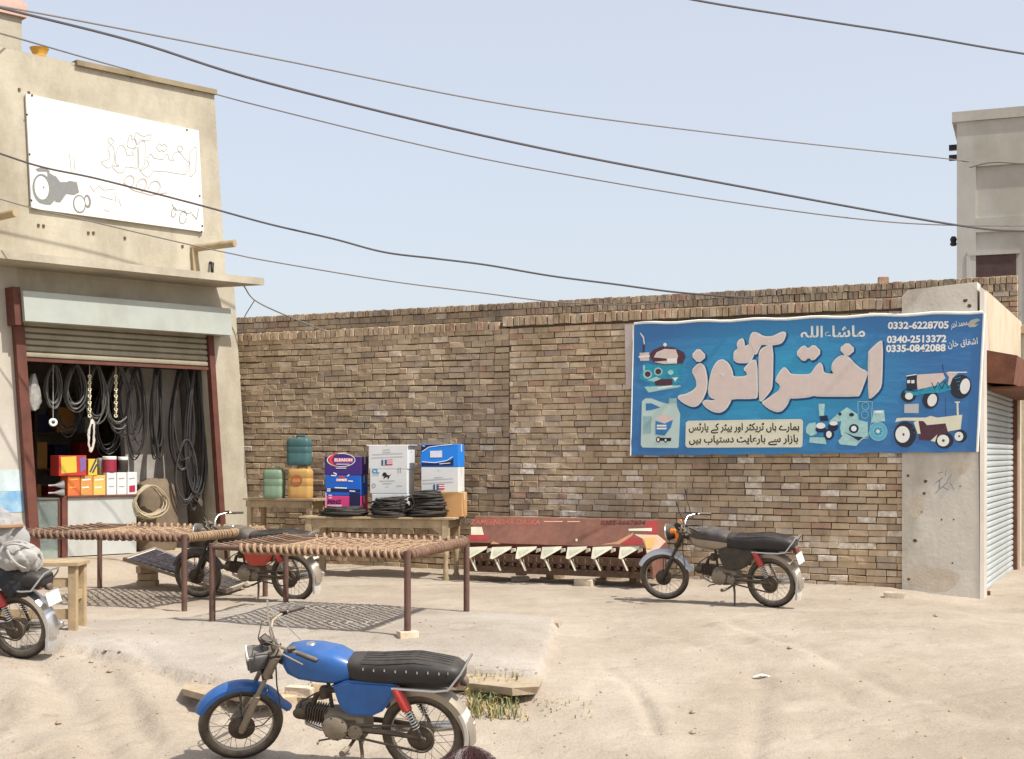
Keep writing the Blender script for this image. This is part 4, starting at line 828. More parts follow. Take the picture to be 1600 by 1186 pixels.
    mb = MB(SM_); mb.smooth = True; mb.lathe([(.035, 0), (.042, .01), (.042, .045), (.034, .05)], (1.02, 0, .925), (-.35, 0, .93), 18); mb.build('speedometer', BLK2, t)
    if indicators:
        for s in (1, -1):
            mb = MB(SM_); mb.cyl((1.06, s * .1, .91), (1.06, s * .17, .92), .006, n=6); ind = mb.build('indicator', BLK2, t)
            mb = MB(SM_); mb.smooth = True; mb.loft([(1.02, s * .19, .925, .016, .016, 2.5), (1.03, s * .19, .925, .03, .026, 3), (1.075, s * .19, .925, .03, .026, 3), (1.085, s * .19, .925, .018, .016, 2.5)], 12); mb.build('indicator_lens', AMB, ind)
        for s in (1, -1): mb = MB(SM_); mb.box((1.03, s * .09, .80), (.05, .02, .13), bev=.008); mb.build('fork_reflector', AMB, t)
    # frame
    mb = MB(); mb.smooth = True
    mb.tube([(.965, 0, .80), (.80, 0, .72), (.50, 0, .66), (.42, 0, .55), (.38, 0, .33)], [.03, .032, .03, .028, .028], 10); mb.tube([(.62, 0, .64), (.60, 0, .43)], .014, 8)
    for s in (1, -1): mb.tube([(.5, s * .05, .66), (.2, s * .085, .675), (-.28, s * .085, .69)], .012, 8); mb.tube([(.40, s * .05, .40), (.14, s * .09, .66)], .011, 8)
    mb.build('frame', BLK2, t)
    # engine
    mb = MB(); mb.smooth = True
    mb.loft([(.34, 0, .32, .05, .04, 3), (.37, 0, .325, .085, .09, 3.5), (.52, 0, .325, .095, .105, 3.5), (.60, 0, .34, .085, .09, 3), (.64, 0, .355, .06, .06, 3)], 18)
    en = mb.build('engine', ALU, t)
    mb = MB(); mb.smooth = True
    mb.lathe([(.075, 0), (.085, .012), (.085, .03), (.07, .04)], (.55, .088, .325), (0, 1, 0), 22); mb.build('side_cover', ALU, en); mb = MB(); mb.smooth = True; mb.lathe([(.045, 0), (.05, .01), (.048, .025), (.03, .03)], (.42, .088, .30), (0, 1, 0), 18); mb.build('side_cover', ALU, en); mb = MB(); mb.smooth = True; mb.lathe([(.075, 0), (.085, .012), (.08, .035), (.06, .045)], (.52, -.088, .325), (0, -1, 0), 22); mb.build('side_cover', ALU, en)
    mb = MB()
    for cx_, cz_, rr_, nb_ in ((.55, .325, .078, 6), (.42, .30, .042, 4)):
        for i in range(nb_): a = 2 * math.pi * i / nb_ + .3; mb.cyl((cx_ + rr_ * math.cos(a), .10, cz_ + rr_ * math.sin(a)), (cx_ + rr_ * math.cos(a), .128, cz_ + rr_ * math.sin(a)), .007, n=6)
    mb.box((.49, .098, .37), (.14, .012, .02)); mb.box((.47, .098, .255), (.16, .012, .014)); mb.build('case_bolts', GREASE, en)
    mb = MB(); mb.smooth = True; mb.tube([(.80, .05, .43), (.79, .055, .48), (.70, .06, .55), (.60, .05, .60), (.55, .04, .64)], .006, 6); mb.tube([(.79, .05, .40), (.80, .052, .445)], [.012, .010], 8); mb.build('spark_lead', BLK2, en)
    mb = MB(); d = Vector((1, 0, .16)).normalized(); p = Vector((.62, 0, .365))
    for i in range(8): q = p + d * (.012 + i * .017); mb.box(q, (.006, .125, .115), Matrix.Rotation(-.16, 4, 'Y'))
    mb.cyl(p, p + d * .16, .045, n=16); mb.build('cylinder', GREASE, en)
    mb = MB(); mb.smooth = True; q = p + d * .185; mb.loft([(q.x - .04, 0, q.z - .006, .06, .058, 4), (q.x + .02, 0, q.z, .06, .06, 4), (q.x + .035, 0, q.z, .04, .04, 3)], 16); mb.lathe([(.04, 0), (.042, .01), (.034, .016)], (q.x, .06, q.z), (0, 1, 0), 18); mb.build('cylinder_head', GREASE, en)
    mb = MB(); mb.smooth = True; mb.tube([(.73, .0, .44), (.70, 0, .52), (.64, 0, .55)], .018, 10); mb.lathe([(.03, 0), (.034, .03), (.034, .07), (.022, .09)], (.645, 0, .50), (0, 0, 1), 14); mb.tube([(.63, 0, .56), (.5, 0, .57)], .022, 10); mb.build('carburettor', GREASE, en)
    # exhaust on the right side
    mb = MB(); mb.smooth = True; mb.tube([(.79, -.03, .34), (.80, -.06, .27), (.72, -.10, .215), (.5, -.13, .205), (.3, -.135, .225), (.22, -.14, .235), (.0, -.145, .25), (-.28, -.15, .285), (-.31, -.15, .29)], [.016, .017, .017, .017, .018, .03, .036, .036, .015], 12); mb.build('exhaust_pipe', CHR, t)
    # fuel tank
    mb = MB(); mb.smooth = True
    mb.loft([(.905, 0, .80, .03, .035, 2.4), (.895, 0, .80, .065, .07, 2.6), (.86, 0, .797, .105, .108, 2.8), (.78, 0, .79, .134, .130, 3), (.66, 0, .783, .142, .136, 3), (.54, 0, .77, .137, .126, 3), (.46, 0, .76, .115, .095, 2.8), (.415, 0, .75, .10, .07, 2.6)], 28); tk = mb.build('fuel_tank', tankm, t)
    mb = MB(); mb.smooth = True; mb.lathe([(.034, 0), (.036, .012), (.028, .024), (.012, .028)], (.72, 0, .902), (0, 0, 1), 18); mb.build('fuel_cap', CHR, tk)
    if stripe:
        mb = MB(); mb.smooth = True; mb.loft([(.868, 0, .838, .101, .072, 2.8), (.78, 0, .835, .137, .090, 3), (.66, 0, .83, .1455, .094, 3), (.54, 0, .815, .1405, .086, 3), (.44, 0, .785, .112, .072, 2.8)], 28); mb.M = None
        for v in mb.v: v.y *= 1.012; v.z += .002
        mb.build('tank_graphic', stripe, tk)
    # seat, panels
    mb = MB(); mb.smooth = True
    mb.loft([(.465, 0, .77, .08, .06, 3), (.45, 0, .765, .108, .085, 3.4), (.38, 0, .758, .122, .094, 3.4), (.25, 0, .758, .128, .096, 3.2), (.12, 0, .765, .132, .104, 3), (.02, 0, .770, .134, .110, 2.8), (-.12, 0, .764, .132, .098, 3), (-.25, 0, .758, .124, .084, 3.2), (-.31, 0, .755, .10, .066, 3), (-.335, 0, .752, .07, .04, 2.6)], 28); st = mb.build('seat', seatm, t)
    mb = MB()
    for i in range(9 if lampstyle == 'square' else 0): x = .34 - i * .07; mb.box((x, .1285 if i not in (0, 8) else .124, .80 - .004 * (i % 2)), (.008, .012, .018))
    if mb.v: mb.build('seat_studs', CHR, st)
    mb = MB(); mb.smooth = True
    for y, dz in ((-.105, -.022), (-.07, -.006), (-.035, -.001), (0, 0), (.035, -.001), (.07, -.006), (.105, -.022)):
        mb.tube([(x, y * (1 + .05 * math.sin(9 * x)), float(np.interp(x, [-.25, -.12, .02, .12, .25, .38], [.842, .862, .880, .869, .854, .852])) + dz + .001) for x in [.36 - .05 * i for i in range(13)]], .004, 5)
    mb.build('seat_ribs', seatm, st)
    for s in (1, -1):
        mb = MB(); pl = chaikin([(.56, .70), (.10, .70), (.15, .60), (.25, .44), (.45, .425), (.51, .48)]); Mx = Matrix(((1, 0, 0, 0), (0, 0, s * 1.0, s * .085), (0, 1, 0, 0), (0, 0, 0, 1))); mb.prism(pl, .028, Mx)
        mb.prism(grow(pl, -.022), .038, Mx); mb.build('side_panel', panelm, t)
    mb = MB(); mb.box((.33, 0, .58), (.28, .17, .2), bev=.02); mb.build('air_box', BLK2, t)
    # rear end
    mb = MB(); mb.smooth = True
    for s in (1, -1): mb.tube([(.38, s * .085, .31), (.2, s * .085, .30), (-.03, s * .085, .275)], [.02, .018, .014], 8); mb.cyl((-.03, s * .06, .275), (-.03, s * .11, .275), .014, n=8)
    mb.build('swing_arm', GREASE, t)
    mb = MB(); mb.smooth = True; mb.lathe([(.01, 0), (.085, .0), (.088, .008), (.06, .016), (.01, .02)], (0, .068, .275), (0, 1, 0), 24)
    pts = [(.09 * math.cos(a), .092, .275 + .09 * math.sin(a)) for a in [R(90 + 180 * i / 12) for i in range(13)]] + [(.42 + .04 * math.cos(a), .092, .30 + .04 * math.sin(a)) for a in [R(-90 + 180 * i / 8) for i in range(9)]]
    mb.tube(pts, .009, 6, loop=True); mb.build('chain', GREASE, t)
    for s in (1, -1):
        y = s * .115; a = Vector((-.01, y, .31)); b = Vector((.14, y, .67)); mb = MB(); mb.smooth = True
        mb.tube([a + (b - a) * .5, a + (b - a) * .52, b - (b - a) * .04, b], [.02, .034, .032, .02], 14); sh = mb.build('shock_absorber', shockm or REDP, t)
        mb = MB(); mb.smooth = True; ax_ = (b - a).normalized(); e1 = ax_.orthogonal().normalized(); e2 = ax_.cross(e1)
        mb.tube([a + (b - a) * (.14 + .38 * i / 60) + (e1 * math.cos(i * .72) + e2 * math.sin(i * .72)) * .024 for i in range(61)], .0055, 6); mb.build('spring', CHR, sh)
        mb = MB(); mb.cyl(a - ax_ * .02, a + (b - a) * .5, .012, n=8); mb.build('damper_rod', BLK2, sh)
    mb = MB(); mb.smooth = True; fender(mb, 0, .29, .315, 38, 190, .068, .05, .02); rf = mb.build('rear_fender', mat('dusty_steel_fender', (150, 142, 130), .45, .5, var=.12, dust=.4) if not tail_only else CHR, t)
    mb = MB(); mb.smooth = True; fender(mb, 0, .29, .318, 150, 212, .072, .03, .03); mb.build('mud_flap', flapm or PGREY, rf)
    mb = MB(); mb.smooth = True; mb.tube([(.16, .13, .665), (-.12, .14, .665), (-.22, .14, .68), (-.34, .135, .80), (-.375, .11, .845), (-.385, 0, .86), (-.375, -.11, .845), (-.34, -.135, .80), (-.22, -.14, .68), (-.12, -.14, .665), (.16, -.13, .665)], .0105, 8); mb.build('grab_rail', CHR, t)
    mb = MB(); mb.box((-.08, 0, .70), (.46, .19, .03), bev=.008); mb.build('seat_base', mat('red_trim', (116, 38, 34), .5, dust=.3), t)
    mb = MB(); mb.smooth = True; tq = 1 if indicators else .7; mb.loft([(-.30, 0, .69, .045 * tq, .04 * tq, 4), (-.345, 0, .69, .05 * tq, .045 * tq, 4), (-.36, 0, .685, .046 * tq, .04 * tq, 4), (-.366, 0, .68, .03, .025 * tq, 3)], 16); mb.build('tail_light', mat('dark_red_lens', (92, 26, 24), .4, dust=.3) if indicators else GREASE, t)
    if plate:
        mb = MB(); mb.box((-.395, 0, .585), (.006, .19, .13), Matrix.Rotation(R(22), 4, 'Y'), bev=.002); mb.build('license_plate', WPL, t)
    if indicators:
        for s in (): mb = MB(); mb.smooth = True; mb.loft([(-.34, s * .13, .72, .018, .018, 3), (-.35, s * .13, .72, .028, .024, 3), (-.39, s * .13, .72, .028, .024, 3), (-.395, s * .13, .72, .016, .014, 3)], 12); mb.build('indicator_lens', AMB, t)
    # feet
    mb = MB(); mb.smooth = True; mb.tube([(.46, -.26, .225), (.46, -.1, .20), (.46, .1, .20), (.46, .26, .225)], .011, 8); pg = mb.build('foot_bar', GREASE, t)
    for s in (1, -1): mb = MB(); mb.smooth = True; mb.cyl((.46, s * .17, .212), (.46, s * .27, .226), .02, n=10); mb.build('foot_peg', RUB, pg)
    mb = MB(); mb.tube([(.66, .15, .225), (.66, .11, .23), (.5, .115, .27), (.36, .115, .25), (.36, .15, .245)], .007, 6); mb.build('gear_lever', GREASE, t)
    mb = MB(); mb.smooth = True; mb.tube([(.40, .07, .25), (.375, .12, .17), (.36, .175, .05), (.38, .19, .02), (.41, .2, .015)], [.013, .012, .01, .01, .01], 8); mb.build('side_stand', GREASE, t)
    mb = MB(); mb.tube([(.44, -.11, .32), (.42, -.16, .36), (.30, -.165, .44), (.29, -.21, .45)], .009, 6); mb.build('kick_lever', CHR, t)
    for ch in t.children_recursive:                 # the low stance of these small machines: seat and tank sit close to the wheels
        if ch.name.split('.')[0] in ('wheel', 'rim', 'hub', 'spokes', 'front_fender', 'rear_fender', 'mud_flap', 'side_stand'): continue
        n = len(ch.data.vertices); co = np.empty(n * 3); ch.data.vertices.foreach_get('co', co); co = co.reshape(-1, 3)
        z = co[:, 2].copy(); co[:, 2] = np.where(z > .35, .35 + (z - .35) * .87, z); co[:, 0] = np.where((co[:, 0] < -.18) & (z > .5), -.18 + (co[:, 0] + .18) * .66, co[:, 0])
        ch.data.vertices.foreach_set('co', co.ravel()); ch.data.update()
    return t
def bikeM(rear, front, lean_deg=9, s=1.0):
    """stand the machine on the ground between its two contact points; it leans to its left on the side stand"""
    r = Vector((rear[0], rear[1], gz(*rear) if len(rear) == 2 else rear[2])); f = Vector((front[0], front[1], gz(*front[:2]) if len(front) == 2 else front[2]))
    x = (f - r).normalized(); y = Vector((0, 0, 1)).cross(x).normalized(); z = x.cross(y)
    M = Matrix(((x.x, y.x, z.x, r.x), (x.y, y.y, z.y, r.y), (x.z, y.z, z.z, r.z), (0, 0, 0, 1)))
    return M @ Matrix.Rotation(R(-lean_deg), 4, 'X') @ Matrix.Diagonal((s, s, s, 1))
BLUEP = mat('blue_enamel', (10, 84, 152), .35, var=.14, scale=9, dust=.09, coat=.3, stain=.12)
BLACKT = mat('black_tank', (34, 33, 40), .3, var=.15, dust=.2, coat=.4); SILT = mat('brushed_silver', (150, 140, 128), .35, .6, var=.12, dust=.25)
SILF = mat('silver_fender', (196, 204, 216), .35, .35, var=.06, dust=.2); REDT = mat('red_enamel', (178, 48, 30), .35, var=.1, dust=.25, coat=.3); DKF = mat('dark_fender', (66, 68, 78), .4, .2, var=.1, dust=.3)
GRP = None
motorcycle('blue motorcycle with black seat leaning on its side stand in the dusty hollow', bikeM((-.58, 8.98), (-1.78, 9.20), 13, 1.03), BLUEP, BLUEP, BLUEP, R(27), 'square', flapm=PGREY, mirrors=(), plate=False)
motorcycle('black and silver motorcycle with amber indicators parked by the brick wall', bikeM((2.78, 14.42), (1.72, 15.02), 9, 1.0), SILT, SILF, BLK2, R(12), 'round', stripe=BLACKT, flapm=PGREY, mirrors=(1, -1), indicators=True)
motorcycle('dark motorcycle with a red side panel, half hidden behind the two rope beds', bikeM((-2.38, 14.85), (-3.52, 15.3), 9, 1.0), BLK2, DKF, REDT, R(14), 'round', mirrors=(1,))
motorcycle('black motorcycle carrying a white cloth bundle, beside the wooden bench', bikeM((-4.12, 11.35), (-5.32, 11.62), 9, 1.0), BLK2, CHR, BLK2, R(8), 'round', tail_only=True, flapm=mat('alloy_flap', (196, 198, 200), .35, .6, var=.1, dust=.15), mirrors=())
# ------------------------------------------------------------------ rope beds
PIPEB = mat('brown_pipe', (96, 66, 58), .6, .2, var=.2, scale=12, stain=.2, dust=.2); ROPE = mat('jute_rope', (156, 130, 102), .95, var=.22, scale=30, bump=.6, bscale=120); ROPE2 = mat('worn_rope', (126, 100, 82), .95, var=.25, scale=30, bump=.6, bscale=120)
def rope_bed(label, cor, ztop):
    A, B, C_, D = [Vector((x, y, ztop)) for x, y in cor]
    base = Vector((B.x, B.y, gz(B.x, B.y))); t = thing('rope_bed', label, 'rope bed', Matrix.Translation(base)); rg = random.Random(len(label))
    loc = lambda p: Vector(p) - base
    for nm, p, q in (('front_rail', A, B), ('end_rail', B, C_), ('back_rail', C_, D), ('end_rail', D, A)):
        mb = MB(); mb.smooth = True; mb.tube([loc(p), loc(q)], .026, 12); mb.build(nm, PIPEB, t)
    for p in (A, B, C_, D):
        mb = MB(); mb.smooth = True; mb.tube([loc((p.x, p.y, gz(p.x, p.y) - .04)), loc((p.x, p.y, ztop + .035))], .030, 14); mb.build('leg', PIPEB, t)
    def bl(a, b): 
        p = (A * (1 - a) + B * a) * (1 - b) + (D * (1 - a) + C_ * a) * b
        return loc(p) + Vector((0, 0, -.03 * math.sin(math.pi * a) * math.sin(math.pi * b)))
    L = (B - A).length; Wd = (C_ - B).length; a0 = .24
    # winding round the rails
    def wrap(p, q, f0, f1, pitch, nm, wr=.0165):
        p, q = loc(p), loc(q); d = (q - p); ln = d.length; d.normalize(); e1 = Vector((0, 0, 1)); e2 = d.cross(e1); N = int(ln * (f1 - f0) / pitch) * 9; pts = []
        for i in range(N):
            f = f0 + (f1 - f0) * i / N; w_ = .003 * math.sin(i * .37); a = 2 * math.pi * i / 9; r = .037 + .002 * math.sin(i * .11)
            pts.append(p + d * (ln * f + w_ + .03 * math.sin(i * .043) * math.sin(i * .0091)) + e1 * r * math.cos(a) + e2 * r * math.sin(a))
        mb = MB(); mb.smooth = True; mb.tube(pts, wr, 6); mb.build(nm, ROPE2 if rg.random() < .5 else ROPE, t)
    wrap(A, B, a0 - .08, .985, .072, 'rope_winding'); wrap(B, C_, .02, .97, .042, 'rope_winding', .0145); wrap(C_, D, .01, 1 - a0 + .05, .085, 'rope_winding')
    # cords along the foot end
    for i in range(13):
        b = .05 + .9 * i / 12
        mb = MB(); mb.tube([bl(0, b + .01) + Vector((0, 0, .03)), bl(a0 * .5, b), bl(a0, b)], .0075, 5); mb.build('cord', ROPE2 if i % 3 else ROPE, t)
    mb = MB(); mb.smooth = True; mb.tube([bl(a0, b / 12) + Vector((0, 0, .004)) for b in range(13)], .016, 6); mb.build('cross_cord', ROPE, t)
    Lw = L * (1 - a0); sp = .112; k = 0
    for s in (1, -1):
        c = -Wd if s > 0 else 0
        c0 = c
        while c0 < Lw + (0 if s > 0 else Wd):
            # x = c0 + s*y over the sheet
            ys = [y for y in (0, Wd)]; lo, hi = 0, Wd
            if s > 0: lo = max(0, -c0); hi = min(Wd, Lw - c0)
            else: lo = max(0, c0 - Lw); hi = min(Wd, c0)
            if hi - lo > .12:
                n = max(3, int((hi - lo) / .049)); pts = []
                for i in range(n + 1):
                    y = lo + (hi - lo) * i / n; x = c0 + s * y; pts.append(bl(a0 + (1 - a0) * x / Lw, y / Wd) + Vector((0, 0, .007 * s * (1 if i % 2 else -1) + rg.uniform(-.003, .003))))
                mb = MB(); mb.smooth = True; mb.tube(pts, rg.uniform(.0125, .016), 5); mb.build('rope', ROPE if rg.random() < .6 else ROPE2, t)
            c0 += sp * rg.uniform(.85, 1.15); k += 1
    # bundles of rope running lengthways, as the weave shows
    for i in range(0):
        b = .06 + .88 * i / 7; mb = MB(); mb.smooth = True
        mb.tube([bl(a0 + (1 - a0) * j / 14, b + rg.uniform(-.006, .006)) + Vector((0, 0, .010 * (1 if (i + j) % 2 else -1))) for j in range(15)], rg.uniform(.010, .014), 5); mb.build('rope', ROPE if rg.random() < .6 else ROPE2, t)
    return t
rope_bed('rope bed with iron pipe legs, one leg set on a brick', [(-2.81, 12.68), (-.905, 11.71), (-.454, 13.5), (-2.40, 14.35)], .75)
rope_bed('rope bed with iron pipe legs standing before the shop counter', [(-5.5, 14.72), (-3.375, 13.93), (-2.82, 15.45), (-5.0, 16.4)], .76)
mb = MB(); mb.box((0, 0, .03), (.17, .12, .085), bev=.008); o = mb.build('brick', BR[5]); o.location = (-.905, 11.71, gz(-.905, 11.71) - .02); o.rotation_euler.z = .4; tag(o, 'brick propped under the leg of the rope bed', 'brick')

# ------------------------------------------------------------------ benches and goods along the wall
WOOD = mat('weathered_wood', (170, 150, 120), .9, var=.2, scale=7, bump=.4, bscale=40, stain=.25); WOOD2 = mat('raw_wood', (168, 146, 114), .85, var=.16, scale=8, bump=.3, bscale=40)
TH = R(11); CE = Vector((-math.cos(TH), math.sin(TH), 0))
def cframe(px, v): return frame(hit(px, HZ, W0 + WN * v, WN) * Vector((1, 1, 0)) if False else (lambda p: (p.x, p.y, 0))(hit(px, HZ, W0 + WN * v, WN)), CE)
def fl_(M, px, py): n = M.to_3x3() @ Vector((0, 1, 0)); return M.inverted() @ hit(px, py, M.translation, n)
def wl(px, py, v): p = WM.inverted() @ hit(px, py, W0 + WN * v, WN); return p
# long table with turned legs
TF = cframe(600, 1.22); pl, pr = fl_(TF, 474, 810), fl_(TF, 702, 812); zt = .80
TL = pl.x - pr.x; tM = TF @ Matrix.Translation(((pl.x + pr.x) / 2, -.35, 0))
tb = thing('wooden_table', 'weathered wooden table with turned legs holding the stacked cartons', 'table', tM)
for k in range(3): mb = MB(); mb.box((0, -.23 + k * .235, zt - .014 + .002 * k), (TL + .12, .228, .028), bev=.004); mb.build('plank', WOOD, tb)
mb = MB(); mb.box((0, .30, zt - .085), (TL - .06, .03, .11)); mb.box((0, -.30, zt - .085), (TL - .06, .03, .11)); mb.box((TL / 2 - .04, 0, zt - .085), (.03, .56, .11)); mb.box((-TL / 2 + .04, 0, zt - .085), (.03, .56, .11)); mb.build('apron', WOOD, tb)
for sx in (1, -1):
    for sy in (1, -1):
        mb = MB(); mb.smooth = True; g = -.06
        mb.lathe([(.03, g), (.045, .02), (.032, .05), (.036, .12), (.028, .2), (.034, .30), (.042, .36), (.030, .39), (.040, .43), (.028, .46), (.042, .5), (.042, .52)], (sx * (TL / 2 - .06), sy * .29, 0), n=14); mb.box((sx * (TL / 2 - .06), sy * .29, .645), (.085, .085, .26)); mb.build('leg', WOOD, tb, sm=True)
        mb = MB(); x = sx * (TL / 2 - .11); mb.prism([(0, 0), (-sx * .14, 0), (-sx * .05, -.05), (0, -.14)], .02, Matrix(((1, 0, 0, x), (0, 0, 1, sy * .30 - .01), (0, 1, 0, zt - .14), (0, 0, 0, 1)))); mb.build('bracket', WOOD, tb)
# small bench with the oil cans
b1v = .75; pa, pb = wl(379, 781, b1v), wl(490, 777, b1v); zb = (pa.z + pb.z) / 2
bM = WM @ Matrix.Translation(((pa.x + pb.x) / 2, b1v - .2, 0)); BLn = abs(pa.x - pb.x)
be = thing('wooden_bench', 'narrow wooden bench against the wall carrying the oil cans', 'bench', bM)
for k in range(2): mb = MB(); mb.box((0, -.1 + k * .2, zb - .015), (BLn, .192, .03), bev=.004); mb.build('plank', WOOD, be)
for sx in (1, -1):
    for sy in (1, -1): mb = MB(); mb.box((sx * (BLn / 2 - .1), sy * .16, zb / 2 - .05), (.065, .055, zb + .03)); mb.build('leg', WOOD, be)
mb = MB(); mb.box((0, .165, zb - .08), (BLn - .08, .025, .09)); mb.box((0, -.165, zb - .08), (BLn - .08, .025, .09)); mb.box((0, .165, .52), (BLn - .1, .03, .07)); mb.box((0, .0, .545), (BLn - .16, .3, .025)); mb.build('rail', WOOD, be)
def jerrycan(label, px0, px1, pt, pb_, mt, bev_cap, v, zb_, marks=None):
    JF = cframe(447, v); a, b = fl_(JF, px0, pb_), fl_(JF, px1 - 4, pb_); w_ = abs(a.x - b.x); h = fl_(JF, px0, pt).z - a.z
    t = thing('jerrycan', label, 'jerrycan', JF @ Matrix.Translation(((a.x + b.x) / 2, -.11, zb_)), 'oil cans on the bench')
    mb = MB(); mb.smooth = True
    rings_ = []
    prof = [(0, .90), (.015, .97), (.06 * h / .4, 1), (.16, 1), (.165, .985), (.18, .985), (.185, 1), (h * .62, 1), (h * .63, .985), (h * .66, .985), (h * .67, 1), (h - .07, 1), (h - .035, .93), (h - .02, .80)]
    for z, k in sorted(prof):
        row = []
        for j in range(24):
            an = 2 * math.pi * j / 24; ca, sa = math.cos(an), math.sin(an); row.append(Vector((w_ / 2 * k * math.copysign(abs(ca) ** .35, ca), .105 * k * math.copysign(abs(sa) ** .35, sa), z)))
        rings_.append(row)
    mb.rings(rings_); mb.build('body', mt, t)
    mb = MB(); mb.smooth = True; mb.tube([(-w_ * .28, 0, h - .03), (-w_ * .26, 0, h + .012), (w_ * .1, 0, h + .012), (w_ * .13, 0, h - .03)], .016, 10); mb.build('handle', mt, t)
    if bev_cap: mb = MB(); mb.smooth = True; mb.lathe([(.025, -.02), (.027, .02), (.022, .025)], (-w_ * .36, 0, h - .02), n=14); mb.build('cap', mt, t)
    return t, w_, h
CANG = mat('faded_green_plastic', (128, 152, 126), .5, var=.12, scale=6, stain=.25); CANT = mat('teal_plastic', (70, 106, 108), .5, var=.14, scale=6, stain=.3); CANY = mat('amber_plastic', (196, 156, 92), .45, var=.12, scale=6, stain=.2)
bv = .72
jerrycan('faded green jerrycan standing directly on the bench', 409, 443, 729, 776, CANG, True, bv, zb)
cy, w_, h = jerrycan('amber jerrycan with a round red label on the bench', 448, 487, 727, 776, CANY, True, bv, zb)
jerrycan('teal jerrycan balanced on top of the amber one', 446, 485, 681, 726, CANT, False, bv, zb + h + .026)
JF = cframe(447, bv); JN = JF.to_3x3() @ Vector((0, 1, 0)); P = Print(JF.translation - JN * .004, JN, cy, .003)
REDL = mat('label_red', (196, 92, 60), .5); P.poly([ell(463, 751, 9, 8.5, 20)], mat('label_dark', (140, 100, 60), .5), 1, 'label'); P.poly([ell(463, 751, 7.4, 7, 20)], REDL, 1.4, 'label'); P.poly([[(457, 749), (469, 748), (469, 753), (457, 754)]], CANY, 1.8, 'label')
# cartons
CARD = mat('brown_card', (190, 146, 96), .9, var=.08, scale=8); WCARD = mat('white_card', (206, 206, 204), .8, var=.03, scale=6); PURP = mat('purple_card', (62, 38, 112), .55, var=.08); BLUC = mat('blue_card', (22, 92, 186), .55, var=.06); BLUC2 = mat('bright_blue_card', (26, 122, 214), .55, var=.06); PNK = mat('pink_card', (206, 62, 122), .6, var=.06); NVY = mat('navy_card', (28, 26, 66), .55, var=.1); LBLU = mat('cyan_print', (52, 140, 196), .6); TAPE = mat('tape', (210, 196, 168), .4)
def carton(label, px0, px1, pt, pb_, v, depth, mt, lid=0, z0=None):
    CF = cframe(600, v); a, b, c = fl_(CF, px0, pb_), fl_(CF, px1, pb_), fl_(CF, px0, pt); w_ = abs(a.x - b.x); z0 = a.z if z0 is None else z0; h = c.z - a.z
    t = thing('carton', label, 'box', CF @ Matrix.Translation(((a.x + b.x) / 2, -depth / 2, z0)))
    mb = MB(); mb.box((0, 0, h / 2), (w_, depth, h - .002), bev=.006); mb.build('body', mt, t)
    mb = MB(); mb.box((0, 0, h + .0005), (w_ - .02, .05, .003)); mb.box((-w_ / 2 - .001, 0, h - .05), (.003, .05, .1)); mb.build('tape', TAPE, t)
    if lid:
        mb = MB()
        for s in (1, -1): mb.box((s * (w_ / 2 + .016), 0, h - .008), (.05, depth * .98, .006), Matrix.Rotation(s * -.25, 4, 'Y'))
        mb.build('flap', mt, t)
    CN = CF.to_3x3() @ Vector((0, 1, 0)); return t, Print(CF.translation + CN * .001, CN, t, .0022), z0 + h
def k1(l): return [(500 + x / 6.957, 680 + y / 6.957) for x, y in l]
v1 = .95; z = zt + .001
# left stack, from the bottom
t, P, z1 = carton('pink carton at the bottom of the purple and blue stack', 508, 563, 769, 800, v1, .34, PNK, z0=z)
P.poly([k1([(322, 625), (440, 630), (440, 790), (322, 790)])], NVY, 1, 'print'); P.poly([k1([(58, 622), (72, 622), (72, 800), (58, 800)]), k1(ell(112, 655, 22, 9)), k1(ell(112, 680, 22, 9)), k1([(80, 755), (240, 755), (240, 785), (80, 785)])], mat('print_palepink', (226, 170, 192), .6), 1.3, 'print'); q = k1([(85, 728), (235, 728)]); P.text('PENZ', *q[0], *q[1], 8.5, NVY, 1.8, 'lettering', bold=.3)
t, P, z2 = carton('blue carton in the middle of the left stack', 508, 563, 736, 768, v1, .34, BLUC, z0=z1 + .001)
P.poly([k1([(60, 575), (440, 590), (440, 618), (60, 612)])], NVY, 1, 'print'); P.poly([k1(ell(235, 455, 34, 10)), k1([(180, 475), (300, 470), (300, 500), (175, 503)])], mat('print_red', (214, 62, 48), .6), 1.2, 'print'); q = k1([(180, 488), (298, 488)]); P.text('DIMER', *q[0], *q[1], 5, WHITE, 1.8, 'lettering', bold=.25)
P.line([k1([(150, 410), (180, 420), (170, 440), (125, 438)]), k1([(300, 445), (316, 430)]), k1([(310, 497), (355, 500)]), k1([(165, 570), (290, 575)]), k1([(325, 605), (380, 610)]), k1([(80, 585), (112, 585)]), k1([(80, 605), (112, 605)])], 1.6, WHITE, 1.5, 'print')
t, P, z3 = carton('purple carton with a red and white oval on top of the left stack', 507, 564, 706, 735, v1, .34, PURP, z0=z2 + .001)
P.poly([k1(ell(230, 270, 155, 76, 30))], WHITE, 1, 'print'); P.poly([k1(ell(232, 270, 146, 68, 30))], PURP, 1.4, 'print'); P.poly([k1([(95, 270), (105, 235), (150, 205), (200, 195), (150, 225), (130, 270), (150, 315), (205, 342), (140, 325), (105, 300)])], mat('print_red', (214, 62, 48), .6), 1.8, 'print'); P.poly([k1([(155, 248), (360, 248), (355, 295), (150, 295)])], mat('print_rose', (196, 84, 132), .6), 1.8, 'print')
q = k1([(160, 270), (352, 270)]); P.text('ELEASON', *q[0], *q[1], 6, WHITE, 2.3, 'lettering', bold=.2); P.line([k1([(180, 315), (320, 315)]), k1([(175, 358), (285, 358)])], 1.0, WHITE, 1.9, 'print'); pass
